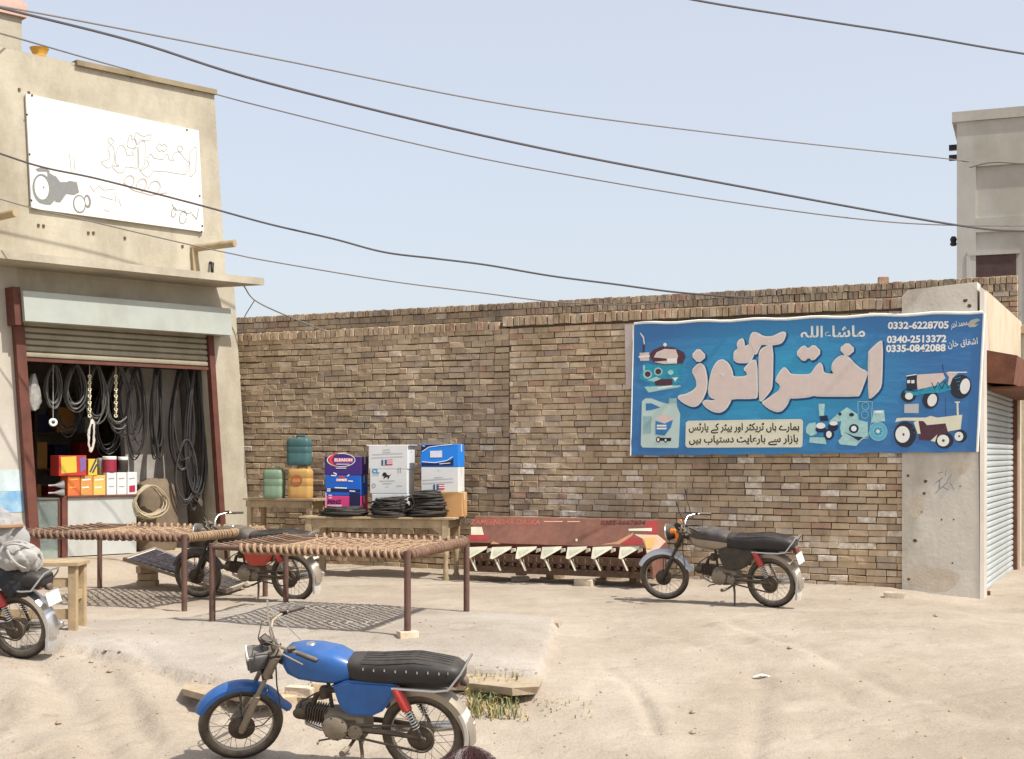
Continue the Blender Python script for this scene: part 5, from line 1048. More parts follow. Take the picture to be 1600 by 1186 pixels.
# middle stack of white cartons
GRY = mat('print_midgrey', (150, 152, 156), .7); GRN = mat('print_darkgreen', (48, 92, 72), .7)
t, P, z1 = carton('white carton half hidden behind the black tube coils', 581, 637, 767, 802, v1, .36, WCARD, z0=z)
q = k1([(605, 700), (765, 698)]); P.text('Dolomen', *q[0], *q[1], 7, GRN, 1, 'lettering', bold=.25); P.line([k1([(640, 675), (720, 672)])], .6, GRY, 1, 'print'); P.poly([k1(ell(820, 660, 30, 24))], mat('print_palegrey', (198, 202, 204), .7), 1, 'print')
t, P, z2 = carton('white carton printed with a black lion in the middle of its stack', 578, 636, 728, 766, v1, .36, WCARD, z0=z1 + .001)
q = k1([(565, 392), (645, 392)]); P.text('CL', *q[0], *q[1], 9.5, LBLU, 1, 'lettering', bold=.5)
P.poly([k1([(680, 420), (695, 403), (720, 408), (728, 430), (750, 437), (775, 425), (755, 450), (750, 472), (738, 472), (735, 455), (715, 455), (700, 472), (690, 470), (700, 450), (678, 440)])], BLK, 1, 'print')
P.line([k1([(570, 433), (640, 433)]), k1([(852, 350), (852, 410)]), k1([(876, 350), (876, 410)]), k1([(645, 498), (810, 496)]), k1([(680, 525), (775, 524)]), k1([(715, 560), (740, 560)]), k1([(835, 550), (890, 550)])], .9, GRY, 1, 'print'); P.line([k1(ell(585, 548, 17, 20, 14))], 1, GRY, 1, 'print', closed=True)
t, P, z3 = carton('white carton with flared lid and small flag on top of its stack', 576, 637, 689, 727, v1, .36, WCARD, lid=1, z0=z2 + .001)
def flag(P, x, y):
    P.poly([k1([(x, y), (x + 60, y - 2), (x + 60, y + 58), (x, y + 60)])], mat('print_flagblue', (64, 84, 120), .7), 1, 'print'); P.poly([k1([(x + 62, y - 2), (x + 122, y - 4), (x + 122, y + 56), (x + 62, y + 58)])], mat('print_flagred', (196, 70, 84), .7), 1, 'print'); P.line([k1([(x + 62, y + 14), (x + 122, y + 12)]), k1([(x + 62, y + 36), (x + 122, y + 34)]), k1([(x + 28, y), (x + 28, y + 58)])], 1.2, WHITE, 1.5, 'print')
P.line([k1([(570, 212), (900, 196)]), k1([(560, 248), (900, 232)]), k1([(685, 160), (760, 158)]), k1([(680, 185), (765, 183)]), k1([(712, 100), (730, 110)])], .8, GRY, 1, 'print'); flag(P, 668, 268)
# right stack
t, P, z1 = carton('plain brown carton under the white one at the table end', 681, 722, 768, 806, v1 + .02, .3, CARD, z0=z)
t, P, z2 = carton('white carton with small flag between the blue and brown cartons', 658, 716, 728, 767, v1 - .02, .36, WCARD, z0=z1 + .001)
P.line([k1([(1115, 490), (1445, 472)]), k1([(1115, 525), (1450, 508)]), k1([(1240, 462), (1335, 458)]), k1([(1280, 380), (1295, 385)])], .8, GRY, 1, 'print'); flag(P, 1232, 535)
t, P, z3 = carton('bright blue carton with a pale label on top of the right stack', 657, 716, 691, 727, v1 - .02, .36, BLUC2, z0=z2 + .001)
P.poly([k1([(1100, 104), (1300, 100), (1450, 98), (1450, 106), (1300, 116), (1160, 136), (1104, 190)]), k1([(1105, 300), (1300, 305), (1430, 270), (1450, 240), (1450, 330), (1105, 334)])], NVY, 1, 'print'); P.line([k1([(1110, 180), (1180, 130), (1300, 112), (1440, 100)]), k1([(1110, 288), (1250, 298), (1380, 275), (1440, 235)]), k1([(1300, 312), (1415, 302)]), k1([(1115, 115), (1140, 118)])], 1, WHITE, 1.5, 'print'); P.poly([k1([(1197, 172), (1328, 166), (1328, 240), (1197, 243)])], mat('print_label', (206, 206, 214), .7), 1.4, 'print')
# coils of black inner tube on the table
INNER = mat('black_rubber', (26, 26, 28), .5, var=.25, scale=20, dust=.12)
def coil(label, px, wpx, hpx, v, seed, grp=None, loops=26):
    CF = cframe(600, v); p = fl_(CF, px, 806); rg = random.Random(seed); W2 = wpx * 18.2 / F / 2; H = hpx * 18.2 / F; mb = MB(); mb.smooth = True
    for i in range(loops):
        f = i / loops; rx = W2 * (1 - .35 * f ** 2) * rg.uniform(.72, 1.0); ry = .20 * rg.uniform(.6, 1); z0 = .012 + f * (H - .02); tx, ty = rg.uniform(-.12, .12), rg.uniform(-.12, .12); ox, oy = rg.uniform(-.03, .03), rg.uniform(-.03, .03); pts = []
        for j in range(22):
            a = 2 * math.pi * j / 22; x, y = rx * math.cos(a), ry * math.sin(a); pts.append((x + ox, y + oy, max(.01, z0 + x * tx + y * ty)))
        mb.tube(pts, rg.uniform(.010, .017), 6, loop=True)
    o = mb.build('tube_coil', INNER); o.matrix_world = CF @ Matrix.Translation((p.x, -.19, zt)); tag(o, label, 'coil', 'coils of black tube on the table'); return o
coil('flat coil of black rubber tube in front of the pink carton', 530, 84, 15, 1.24, 1, loops=20)
coil('middle coil of black rubber tube in front of the white cartons', 604, 66, 30, 1.24, 2)
coil('tallest coil of black rubber tube beside the brown carton', 662, 64, 40, 1.22, 3, loops=36)
mb = MB(); mb.smooth = True; p = wl(636, 787, 1.3); mb.tube([WM @ (Vector((p.x, p.y, p.z)) + Vector((.09 * math.cos(a) * (1 + .2 * math.sin(2 * a)) - .05 * math.sin(a), .02 * math.cos(3 * a), .10 * math.sin(a)))) for a in [2 * math.pi * i / 26 for i in range(26)]], .009, 6, loop=True)
o = centre(mb.build('tube_loop', INNER)); tag(o, 'single loop of black tube standing up against the coils', 'tube')

# ------------------------------------------------------------------ red farm implement
IR = mat('rusty_red_sheet', (118, 70, 57), .75, var=.22, scale=4, bump=.15, bscale=30, stain=.3, dust=.15); IRR = mat('faded_red_paint', (158, 58, 56), .6, var=.12, scale=6, stain=.2); PCR = mat('pale_cream_paint', (212, 206, 184), .6, var=.08, scale=8, stain=.12); IRON = mat('rust_iron', (92, 66, 50), .85, .2, var=.3, scale=10, dust=.3)
iv = .95
pl, pr = wl(731, 870, iv), wl(1020, 870, iv); iu0, iu1 = pr.x, pl.x; IM = WM @ Matrix.Translation(((iu0 + iu1) / 2, iv, 0)); IL = iu1 - iu0
im = thing('farm_implement', 'rusty red farm implement with seven cream brackets standing on bricks', 'farm machine', IM)
zt_, zm_, zb_ = wl(880, 810, iv - .2).z, wl(880, 852, iv).z, wl(880, 898, iv).z
n_ = Vector((0, zt_ - zm_, .2)).normalized()
mb = MB(); pr_ = [(.0, zm_), (-.2, zt_), (-.23, zt_ + .01), (-.55, zt_ - .02), (-.5, zm_ - .12), (-.12, zm_ - .12)]
mb.add([(-IL / 2, y, z) for y, z in pr_] + [(IL / 2, y, z) for y, z in pr_], [tuple(range(6)), tuple(range(11, 5, -1))] + [(i, (i + 1) % 6, 6 + (i + 1) % 6, 6 + i) for i in range(6)]); mb.build('seed_box', IR, im)
P0 = IM @ Vector((0, 0, zm_)); Nw = (IM.to_3x3() @ n_).normalized(); P = Print(P0, Nw, im, .003)
def k2(l): return [(720 + x / 4.848, 795 + y / 4.848) for x, y in l]
LET = mat('raised_letter', (172, 92, 76), .8, var=.2)
q = k2([(75, 104), (605, 104)]); P.text('ZAMEENDAR DASKA', *q[0], *q[1], 11, LET, 1, 'lettering', bold=.2)
q = k2([(1060, 108), (1400, 106)]); P.text('0302-6667604', *q[0], *q[1], 9, mat('dark_letter', (84, 38, 34), .8), 1, 'lettering', bold=.2)
P.poly([k2([(78, 138), (160, 138), (175, 198), (78, 198)]), k2([(1272, 152), (1448, 146), (1448, 170), (1272, 168)])], PCR, 1, 'paint_patch'); P.poly([k2([(55, 200), (205, 200), (215, 215), (200, 240), (60, 240)]), k2([(1420, 95), (1490, 85), (1490, 185), (1420, 190), (1395, 130)]), k2([(1230, 235), (1280, 215), (1380, 230), (1375, 270), (1215, 275)])], IRR, .6, 'paint_patch')
P.line([k2([(632, 97), (700, 98), (770, 97)]), k2([(810, 98), (900, 98)])], 1.6, mat('worn_print', (206, 160, 140), .8), 1, 'lettering'); P.poly([k2([(1060, 272), (1180, 250), (1280, 195), (1310, 180), (1300, 205), (1200, 270)]), k2([(225, 268), (245, 245), (300, 268)])], mat('primer_patch', (176, 132, 96), .8, var=.1), .9, 'paint_patch')
P.poly([ell(901, 844, 2, 2.4, 10)], PCR, 1, 'rivet')
mb = MB(); mb.box((0, -.06, zb_ + .03), (IL - .02, .09, .08)); mb.box((0, -.45, zb_ + .1), (IL - .02, .08, .08)); mb.box((0, .02, (zm_ + zb_) / 2 - .0), (IL, .03, .10)); mb.build('beam', IRON, im)
mb = MB(); mb.box((IL / 2 - .02, -.26, (zm_ + zb_) / 2), (.03, .5, zm_ - zb_)); mb.box((-IL / 2 + .02, -.26, (zm_ + zb_) / 2), (.03, .5, zm_ - zb_)); mb.box((0, -.42, (zm_ + zb_) / 2 - .03), (IL - .1, .03, zm_ - zb_ - .1)); mb.build('end_plate', IR, im)
for i, X in enumerate((60, 243, 432, 620, 810, 1000, 1205)):
    M2 = lambda l, v: [IM.inverted() @ hit(x, y, IM @ Vector((0, v, 0)), WN) for x, y in k2(l)]
    a = M2([(X, 290), (X + 145, 285), (X + 140, 305), (X + 25, 378), (X + 5, 372)], .10); mb = MB(); [setattr(p, 'y', p.y + (zm_ - p.z) * .55) for p in a]; mb.add(a + [p + Vector((0, -.012, 0)) for p in a], [tuple(range(5)), (9, 8, 7, 6, 5)] + [(k, (k + 1) % 5, 5 + (k + 1) % 5, 5 + k) for k in range(5)]); br_ = mb.build('bracket', PCR, im)
    a = M2([(X + 22, 312), (X + 95, 305), (X + 30, 350)], .106); mb = MB(); [setattr(p, 'y', p.y + (zm_ - p.z) * .55) for p in a]; mb.add(a, [(0, 1, 2)]); mb.build('worn_face', mat('pale_green_worn', (190, 194, 168), .7, var=.1), br_)
    a = M2([(X + 140, 300), (X + 165, 300), (X + 165, 322), (X + 135, 335)], .08); mb = MB(); mb.add(a + [p + Vector((0, -.03, 0)) for p in a], [tuple(range(4)), (7, 6, 5, 4)] + [(k, (k + 1) % 4, 4 + (k + 1) % 4, 4 + k) for k in range(4)]); mb.build('lug', PCR, br_)
    a = M2([(X + 10, 365), (X + 55, 470)], .15); mb = MB(); mb.tube(a, [.014, .009], 6); a = M2([(X + 42, 380), (X + 50, 430), (X + 62, 470)], .03); mb.tube(a, .009, 6); mb.build('tine', PCR, im)
for i in range(22):
    x = -IL / 2 + .1 + i * (IL - .2) / 21; mb = MB(); mb.box((x, .045, (zm_ + zb_) / 2), (.03, .03, .06)); mb.build('bolt', IRON, im); mb = MB(); mb.box((x + .04, -.03, zb_ + .1), (.05, .06, .05), Matrix.Rotation(i * .7, 4, 'Y')); mb.build('clamp', IRON, im)
a = [IM.inverted() @ hit(x, y, IM @ Vector((0, .12, 0)), WN) for x, y in k2([(1310, 195), (1480, 200), (1550, 250), (1440, 385), (1410, 300), (1375, 225)])]
[setattr(p, 'y', p.y + (zm_ + .1 - p.z) * .4) for p in a]
mb = MB(); mb.add(a + [p + Vector((0, -.02, 0)) for p in a], [tuple(range(6)), tuple(range(11, 5, -1))] + [(k, (k + 1) % 6, 6 + (k + 1) % 6, 6 + k) for k in range(6)]); ep = mb.build('divider', mat('pale_pink_paint', (226, 190, 160), .6, var=.1, scale=6), im)
a = [IM.inverted() @ hit(x, y, IM @ Vector((0, .126, 0)), WN) for x, y in k2([(1385, 225), (1475, 215), (1455, 300), (1415, 300)])]; [setattr(p, 'y', p.y + (zm_ + .1 - p.z) * .4) for p in a]; mb = MB(); mb.add(a, [(0, 1, 2, 3)]); mb.build('yellow_face', mat('worn_yellow', (226, 182, 110), .6, var=.1), ep)
def loose_brick(label, px, py, rz, mi, dz=0, tilt=0, s=(.22, .11, .075), cat='brick', grp=None, v=None):
    if v is None:
        zz = -.25
        for _ in range(12): g = gnd(px, py, zz); zz = .5 * zz + .5 * gz(g.x, g.y)
    else: g = v
    mb = MB(); rg = random.Random(px); mb.box((0, 0, s[2] / 2), s, bev=.01); 
    for q in mb.v: q += Vector((rg.uniform(-.006, .006), rg.uniform(-.006, .006), rg.uniform(-.004, .004)))
    o = mb.build('brick', BR[mi]); o.location = (g.x, g.y, gz(g.x, g.y) - .012 + dz); o.rotation_euler = (tilt, 0, rz); tag(o, label, cat, grp); return o
loose_brick('brick lying flat under the third bracket of the farm implement', 813, 908, .2, 5); loose_brick('brick stood on another brick under the farm implement', 815, 906, 1.2, 1, dz=.07, s=(.12, .12, .16))
for i, (px, py) in enumerate(((868, 903), (955, 905), (1000, 908))): loose_brick('brick shoved deep under the implement as a prop', px, py, .3 * i, 2 + i % 2, grp='bricks propping the farm implement', s=(.24, .14, .14))
loose_brick('pale brick lying loose in front of the implement', 913, 915, -.35, 5, s=(.23, .12, .09)); loose_brick('pale loose brick lying at the foot of the grey pier', 1397, 934, -.3, 5)

# ------------------------------------------------------------------ the shop's stock
def sr(px, py, v): return SM.inverted() @ hit(px, py, S0 + SN * v, SN)
mb = MB(); a, b = sr(45, 566, -.25), sr(326, 584, -.25); mb.smooth = True; mb.tube([a + Vector((.2, 0, .04)), b + Vector((-.1, 0, .04))], .02, 8); mb.build('hanging_rail', DARK, shop)
HOSEG = mat('grey_hose', (84, 82, 78), .5, var=.15, scale=20); HOSEB = mat('black_belt', (38, 38, 40), .5, var=.2, dust=.12); HOSET = mat('tan_hose', (166, 152, 124), .6, var=.15)
def hang(label, px, top, bot, hw, mt, n, r, v, seed):
    rg = random.Random(seed); a = sr(px, top, v); b = sr(px, bot, v); s = a.y * 0 + (hit(px, top, S0 + SN * v, SN).y) / F; W2 = hw * s / .86; Lh = a.z - b.z; mb = MB(); mb.smooth = True
    for i in range(n):
        L_ = Lh * rg.uniform(.8, 1.0); w_ = W2 * rg.uniform(.65, 1.05); ph = rg.uniform(-.03, .03); yo = rg.uniform(-.06, .06); pts = []
        for j in range(26):
            t_ = 2 * math.pi * j / 26; z = -L_ / 2 + L_ / 2 * math.cos(t_); k = max(0, min(1, -z / L_)); wd = w_ * (.55 + .45 * math.sin(min(1, k * 1.15) * math.pi / 2))
            pts.append((wd * math.sin(t_) + ph * k, yo + .02 * math.sin(t_ * 2 + i), z + rg.uniform(-.004, .004)))
        mb.tube(pts, r * rg.uniform(.85, 1.1), 5, loop=True)
    o = mb.build('hose_coil', mt); o.matrix_world = SM @ Matrix.Translation(a + Vector((0, 0, .03))); tag(o, label, 'hose'); return o
hang('small grey hose coil hanging beside the left door post', 84, 574, 645, 12, HOSEG, 6, .010, -.25, 1)
hang('round grey hose coil hanging next to the smallest coil', 119, 574, 648, 17, HOSEG, 8, .010, -.25, 2)
hang('grey hose coil hanging behind the white cord bundle', 150, 574, 668, 15, HOSEG, 7, .010, -.25, 3)
hang('wide grey hose coil hanging behind the spotted chain', 186, 576, 682, 20, HOSEG, 8, .010, -.25, 4)
hang('long thin dark hose coil in the middle of the rail', 214, 576, 722, 16, HOSEB, 7, .009, -.25, 5)
hang('narrow bunch of black belts with a pale lower loop', 246, 578, 724, 9, HOSEB, 9, .012, -.2, 6)
hang('long dark hose loops left of the thickest belts', 284, 578, 750, 17, HOSEB, 10, .012, -.22, 8)
hang('thick bunch of long black belts by the right door post', 305, 574, 806, 17, HOSEB, 16, .015, -.2, 9)
hang('grey looped hose low on the right, under the belts', 292, 690, 800, 20, mat('dark_grey_hose', (64, 62, 60), .5), 5, .010, -.15, 10)
hang('faint grey hose loops between the wide coil and the dark coil', 200, 576, 700, 22, HOSEG, 6, .008, -.5, 12)
hang('thin dark hoses hanging deep behind the small coils', 105, 572, 690, 26, HOSEB, 6, .008, -.6, 14)
hang('low dark coil hanging above the jars', 168, 600, 720, 22, HOSEB, 7, .009, -.5, 15)
hang('tan hose coil hanging over the counter corner', 234, 762, 814, 27, HOSET, 10, .012, -.0, 11)
for i, (px, lab) in enumerate(((140, 'pale plastic chain hanging over the white cord bundle'), (181, 'pale spotted chain hanging alone in the shop opening'))):
    mb = MB(); mb.smooth = True; a = sr(px, 588, -.16); b = sr(px, 655, -.16); N = 13
    for k in range(N): p = a + (b - a) * (k / N); mb.torus(p, (1, 0, .2) if k % 2 else (.2, 1, .1), .019, .008, 12, 6)
    mb.tube([a + Vector((0, 0, .15)), a], .004, 5); o = mb.build('chain', mat('cream_plastic', (214, 204, 170), .5, var=.1)); o.data.transform(SM); centre(o); tag(o, lab, 'chain')
rg = random.Random(9); mb = MB(); mb.smooth = True
for k in range(7):
    a = sr(143, 655 + k, -.16); pts = [a + Vector((.05 * math.sin(t_) * rg.uniform(.5, 1.2), .02 * math.cos(t_), -.2 + .2 * math.cos(t_))) for t_ in [2 * math.pi * j / 14 for j in range(14)]]; mb.tube(pts, .008, 5, loop=True)
o = mb.build('cord_bundle', mat('white_cord', (206, 200, 190), .8)); o.data.transform(SM); centre(o); tag(o, 'bundle of looped white cord hanging above the counter boxes', 'cord')
mb = MB(); mb.smooth = True; mb.torus(sr(83, 660, -.2), (.3, 1, .2), .04, .018, 20, 8); mb.tube([sr(83, 660, -.2), sr(83, 570, -.2)], .003, 4); o = mb.build('tape_roll', mat('white_tape', (222, 220, 214), .5)); o.data.transform(SM); centre(o); tag(o, 'white tape roll hanging by a string in the dark opening', 'tape')
rg = random.Random(21); mb = MB(); mb.smooth = True; a = sr(52, 610, -.18)
rs = [[a + Vector((rw_ * math.cos(t_) * rg.uniform(.8, 1.2), .05 * math.sin(t_), z)) for t_ in [2 * math.pi * j / 12 for j in range(12)]] for rw_, z in ((.02, .22), (.05, .16), (.09, .0), (.10, -.15), (.07, -.24), (.02, -.27))]; mb.rings(rs)
o = mb.build('plastic_bag', mat('clear_bag', (150, 148, 142), .25, var=.3, scale=14, bump=.8, bscale=14)); o.data.transform(SM); centre(o); tag(o, 'crumpled clear plastic bag hanging at the left door post', 'bag')
# counter
cv = .02; cl, cr = sr(106, 800, cv), sr(213, 800, cv); ct = sr(160, 774, cv).z; fl = .24
co = thing('shop_counter', 'white fronted shop counter with a brown corner post', 'counter', SM @ Matrix.Translation(((cl.x + cr.x) / 2, cv - .3, fl))); cwid = cl.x - cr.x; chh = ct - fl
mb = MB(); mb.box((0, 0, chh / 2), (cwid, .6, chh - .03)); mb.build('body', mat('white_laminate', (178, 180, 175), .35, var=.05, scale=4, stain=.12), co)
mb = MB(); mb.box((0, .0, chh - .01), (cwid + .04, .66, .03), bev=.005); mb.build('top', BROWN, co)
mb = MB(); mb.box((cwid / 2 + .045, .27, chh / 2), (.08, .08, chh)); mb.build('corner_post', BROWN, co)
gl = bpy.data.materials.new('case_glass'); gl.use_nodes = True; gp = gl.node_tree.nodes['Principled BSDF']; gp.inputs['Base Color'].default_value = (.75, .85, .8, 1); gp.inputs['Roughness'].default_value = .08; gp.inputs['Transmission Weight'].default_value = .85; gp.inputs['IOR'].default_value = 1.3; MATS['case_glass'] = gl
ca = thing('display_case', 'low glass display case between the door post and the counter', 'display case', SM @ Matrix.Translation((cl.x + .09 + .38, cv - .32, fl)))
mb = MB(); mb.box((0, -.27, chh / 2), (.72, .02, chh - .05)); mb.box((0, 0, .06), (.72, .56, .12)); mb.box((0, 0, .42), (.70, .5, .015)); mb.build('body', mat('case_green', (140, 150, 138), .6, var=.1), ca)
mb = MB(); mb.box((0, .28, chh / 2 + .04), (.72, .006, chh - .14)); mb.build('pane', gl, ca)
mb = MB(); mb.box((0, 0, chh - .03), (.75, .6, .02)); mb.build('top', mat('case_top', (96, 92, 84), .4), ca)
for sx in (-1, 1): mb = MB(); mb.box((sx * .365, .28, chh / 2), (.03, .03, chh - .04)); mb.build('post', BROWN, ca)
def sbox(label, px0, px1, pt, pb_, v, d, mt, z0=None, side=None):
    a, b, c = sr(px0, pb_, v), sr(px1, pb_, v), sr(px0, pt, v); w_ = abs(a.x - b.x); h = c.z - a.z; z0 = a.z if z0 is None else z0
    t = thing('small_box', label, 'box', SM @ Matrix.Translation(((a.x + b.x) / 2, v - d / 2, z0)))
    mb = MB(); mb.box((0, 0, h / 2), (w_, d, h), bev=.004); mb.build('body', mt, t); return t, Print(S0 + SN * (v + .001), SN, t, .0022), z0 + h
ORG = mat('orange_card', (196, 138, 72), .6, var=.1); REDC = mat('red_card', (172, 48, 42), .55, var=.08); YELC = mat('yellow_card', (200, 172, 62), .6, var=.06)
for i in range(3):
    t, P, ob = sbox(('reddish orange box at the counter edge', 'pale orange box beside the white boxes', 'orange box in the middle of its row')[(0, 2, 1)[i]], 106 + i * 20, 125 + i * 20, 742, 773, -.05 - .01 * i, .22, [mat('deep_orange_card', (206, 104, 54), .6), ORG, mat('light_orange_card', (226, 172, 90), .6)][i], z0=ct)
    P.line([[(109 + i * 20, 750), (121 + i * 20, 749)], [(109 + i * 20, 762), (118 + i * 20, 761)]], 2, WHITE if i else YELC, 1, 'print')
for i in range(3):
    t, P, wb_ = sbox(('white box touching the orange row', 'white box in the middle of the white row', 'white box with a crimson mark at the counter end')[i], 167 + i * 16, 182 + i * 16, 736, 771, -.04 - .01 * i, .2, WCARD, z0=ct)
    P.line([[(170 + i * 16, 760), (178 + i * 16, 760)], [(170 + i * 16, 748), (178 + i * 16, 747)]], 1.5, GRY, 1, 'print')
    if i == 2: P.poly([[(202, 759), (211, 758), (211, 768), (202, 769)]], mat('print_crimson', (160, 30, 60), .6), 1.4, 'print')
t, P, _ = sbox('red and yellow carton resting on the orange boxes', 92, 135, 709, 741, -.03, .26, REDC, z0=ob)
P.poly([[(95, 714), (119, 713), (120, 738), (96, 740)]], YELC, 1, 'print'); P.poly([[(124, 716), (134, 713), (134, 734), (126, 738)]], mat('print_mauve', (120, 90, 140), .6), 1, 'print')
t, P, _ = sbox('striped yellow box beside the red carton', 138, 152, 715, 741, -.06, .2, YELC, z0=ob); P.line([[(141, 737), (150, 718)], [(145, 738), (151, 726)]], 2.4, NAVY, 1, 'print')
def jar(label, px, pt, pb_, rpx, mt, lidm, z0, v=-.12):
    a, c = sr(px, pb_, v), sr(px, pt, v); h = c.z - a.z; r = rpx * hit(px, pb_, S0 + SN * v, SN).y / F
    t = thing('jar', label, 'jar', SM @ Matrix.Translation((a.x, v, z0)))
    mb = MB(); mb.smooth = True; mb.lathe([(r * .9, 0), (r, .01), (r, h * .78), (r * .85, h * .82)], n=18); mb.build('body', mt, t); mb = MB(); mb.smooth = True; mb.lathe([(r * .95, h * .8), (r * .98, h * .82), (r * .98, h * .98), (r * .9, h)], n=18); mb.build('lid', lidm, t); return t
jar('maroon jar with a white lid on the white boxes', 171, 712, 737, 11, mat('maroon_jar', (140, 44, 62), .35), WHITE, wb_); jar('black jar with a white shoulder on the white boxes', 192, 713, 737, 8, BLK2, WHITE, wb_)
jar('dim glass jar behind the striped yellow box', 158, 714, 741, 6, mat('smoke_glass', (110, 110, 106), .2), GRY, ob, -.2)
TIN = mat('tin', (176, 176, 176), .35, .7, var=.1)
for k, (py, lab) in enumerate(((752, 'upper tin funnel lying on the display case'), (766, 'lower tin funnel lying on the display case'))):
    a = sr(96, py, -.0); mb = MB(); mb.smooth = True; mb.lathe([(.012, -.14), (.014, -.06), (.055, .05), (.058, .06)], a + Vector((.03, 0, .0)), (-1, .3, .05), 16); o = mb.build('funnel', TIN); o.data.transform(SM); centre(o); o.location.z = (SM.translation.z + ct - .005 + (.10 if k == 0 else 0)); tag(o, lab, 'funnel')
# brown sack, shelf of dim cartons at the back
rg = random.Random(4); a, b, c = sr(222, 822, -.22), sr(282, 822, -.22), sr(250, 748, -.22); w_ = a.x - b.x; h = c.z - fl; mb = MB(); mb.smooth = True
rs = []
for k, (z, kx) in enumerate(((0, .9), (.05, 1), (h * .4, 1.04), (h * .75, 1), (h * .92, .85), (h, .45))): rs.append([Vector(((a.x + b.x) / 2 + w_ / 2 * kx * math.copysign(abs(math.cos(t_)) ** .5, math.cos(t_)) + rg.uniform(-.015, .015), -.4 + .16 * kx * math.copysign(abs(math.sin(t_)) ** .5, math.sin(t_)), fl + z + rg.uniform(-.01, .01))) for t_ in [2 * math.pi * j / 20 for j in range(20)]])
mb.rings(rs); o = mb.build('sack', mat('brown_paper', (112, 97, 80), .9, var=.2, scale=6, bump=.6, bscale=12)); o.data.transform(SM); centre(o); tag(o, 'slumped brown paper sack standing behind the tan hose coil', 'sack')
sh = thing('shelf', 'dim wooden shelf of stacked cartons deep inside the shop', 'shelf', SM @ Matrix.Translation(((uR + uL) / 2 + .25, -2.75, fl)))
for z in (.05, .6, 1.15, 1.7, 2.25): mb = MB(); mb.box((0, 0, z), (2.3, .4, .03)); mb.build('board', mat('dark_wood', (84, 64, 48), .8), sh)
for x in (-1.15, 0, 1.15): mb = MB(); mb.box((x, 0, 1.2), (.04, .42, 2.4)); mb.build('upright', mat('dark_wood', (84, 64, 48), .8), sh)
rg = random.Random(2)
for r_, z in enumerate((.065, .615, 1.165, 1.715)):
    x = -1.05
    while x < .95:
        w_ = rg.uniform(.15, .32); hh_ = rg.uniform(.2, .42); mb = MB(); mb.box((0, 0, hh_ / 2), (w_, .3, hh_), bev=.005); o = mb.build('stock_box', [CARD, REDC, WCARD, BLUC, ORG, NVY][rg.randrange(6)]); o.matrix_world = sh.matrix_world @ place((x + w_ / 2, 0, z), 0); tag(o, 'dim carton among the stock on the dark shelf', 'box', 'cartons on the dark shelf'); x += w_ + rg.uniform(.02, .2)

# ------------------------------------------------------------------ solar panels
def panel(label, c4, nx=9, ny=4):
    A, B, C_, D = c4; base = (A + B + C_ + D) / 4; n = (B - A).cross(D - A).normalized(); n = n if n.z > 0 else -n
    t = thing('solar_panel', label, 'solar panel', Matrix.Translation(base)); bl = lambda a, b, h=0: (A * (1 - a) + B * a) * (1 - b) + (D * (1 - a) + C_ * a) * b - base + n * h
    def sl(mb, a0, a1, b0, b1, h0, h1): mb.add([bl(a0, b0, h0), bl(a1, b0, h0), bl(a1, b1, h0), bl(a0, b1, h0), bl(a0, b0, h1), bl(a1, b0, h1), bl(a1, b1, h1), bl(a0, b1, h1)], [(3, 2, 1, 0), (4, 5, 6, 7)] + [(i, (i + 1) % 4, 4 + (i + 1) % 4, 4 + i) for i in range(4)])
    mb = MB(); sl(mb, 0, 1, 0, .035, -.035, .004); sl(mb, 0, 1, .965, 1, -.035, .004); sl(mb, 0, .018, .035, .965, -.035, .004); sl(mb, .982, 1, .035, .965, -.035, .004); mb.build('frame', ALU, t)
    mb = MB(); sl(mb, .018, .982, .035, .965, -.02, -.004); mb.build('backing', WPL, t)
    cm = mat('solar_cell', (24, 30, 52), .2, .1, var=.15, dust=.12)
    for i in range(nx):
        for j in range(ny): mb = MB(); a0 = .03 + .94 * i / nx; b0 = .05 + .9 * j / ny; sl(mb, a0 + .003, a0 + .94 / nx - .003, b0 + .006, b0 + .9 / ny - .006, -.004, -.001); mb.build('cell', cm, t)
    return t
panel('solar panel tilted on bricks behind the rope bed legs', [at(192, 872, 16.3), at(354, 923, 15.55), at(387, 911, 16.25), at(242, 855, 17.0)])
g = at(192, 872, 16.3); g2 = at(242, 855, 17.0); m_ = (g + g2) / 2 + Vector((.12, -.06, 0))
for k in range(3): loose_brick(('bottom brick of the pile propping the solar panel', 'middle brick of the pile propping the solar panel', 'top brick of the pile propping the solar panel')[k], 230, 880, .3 * k, (2, 0, 4)[k], dz=.085 * k, v=m_, s=(.24, .16, .085))
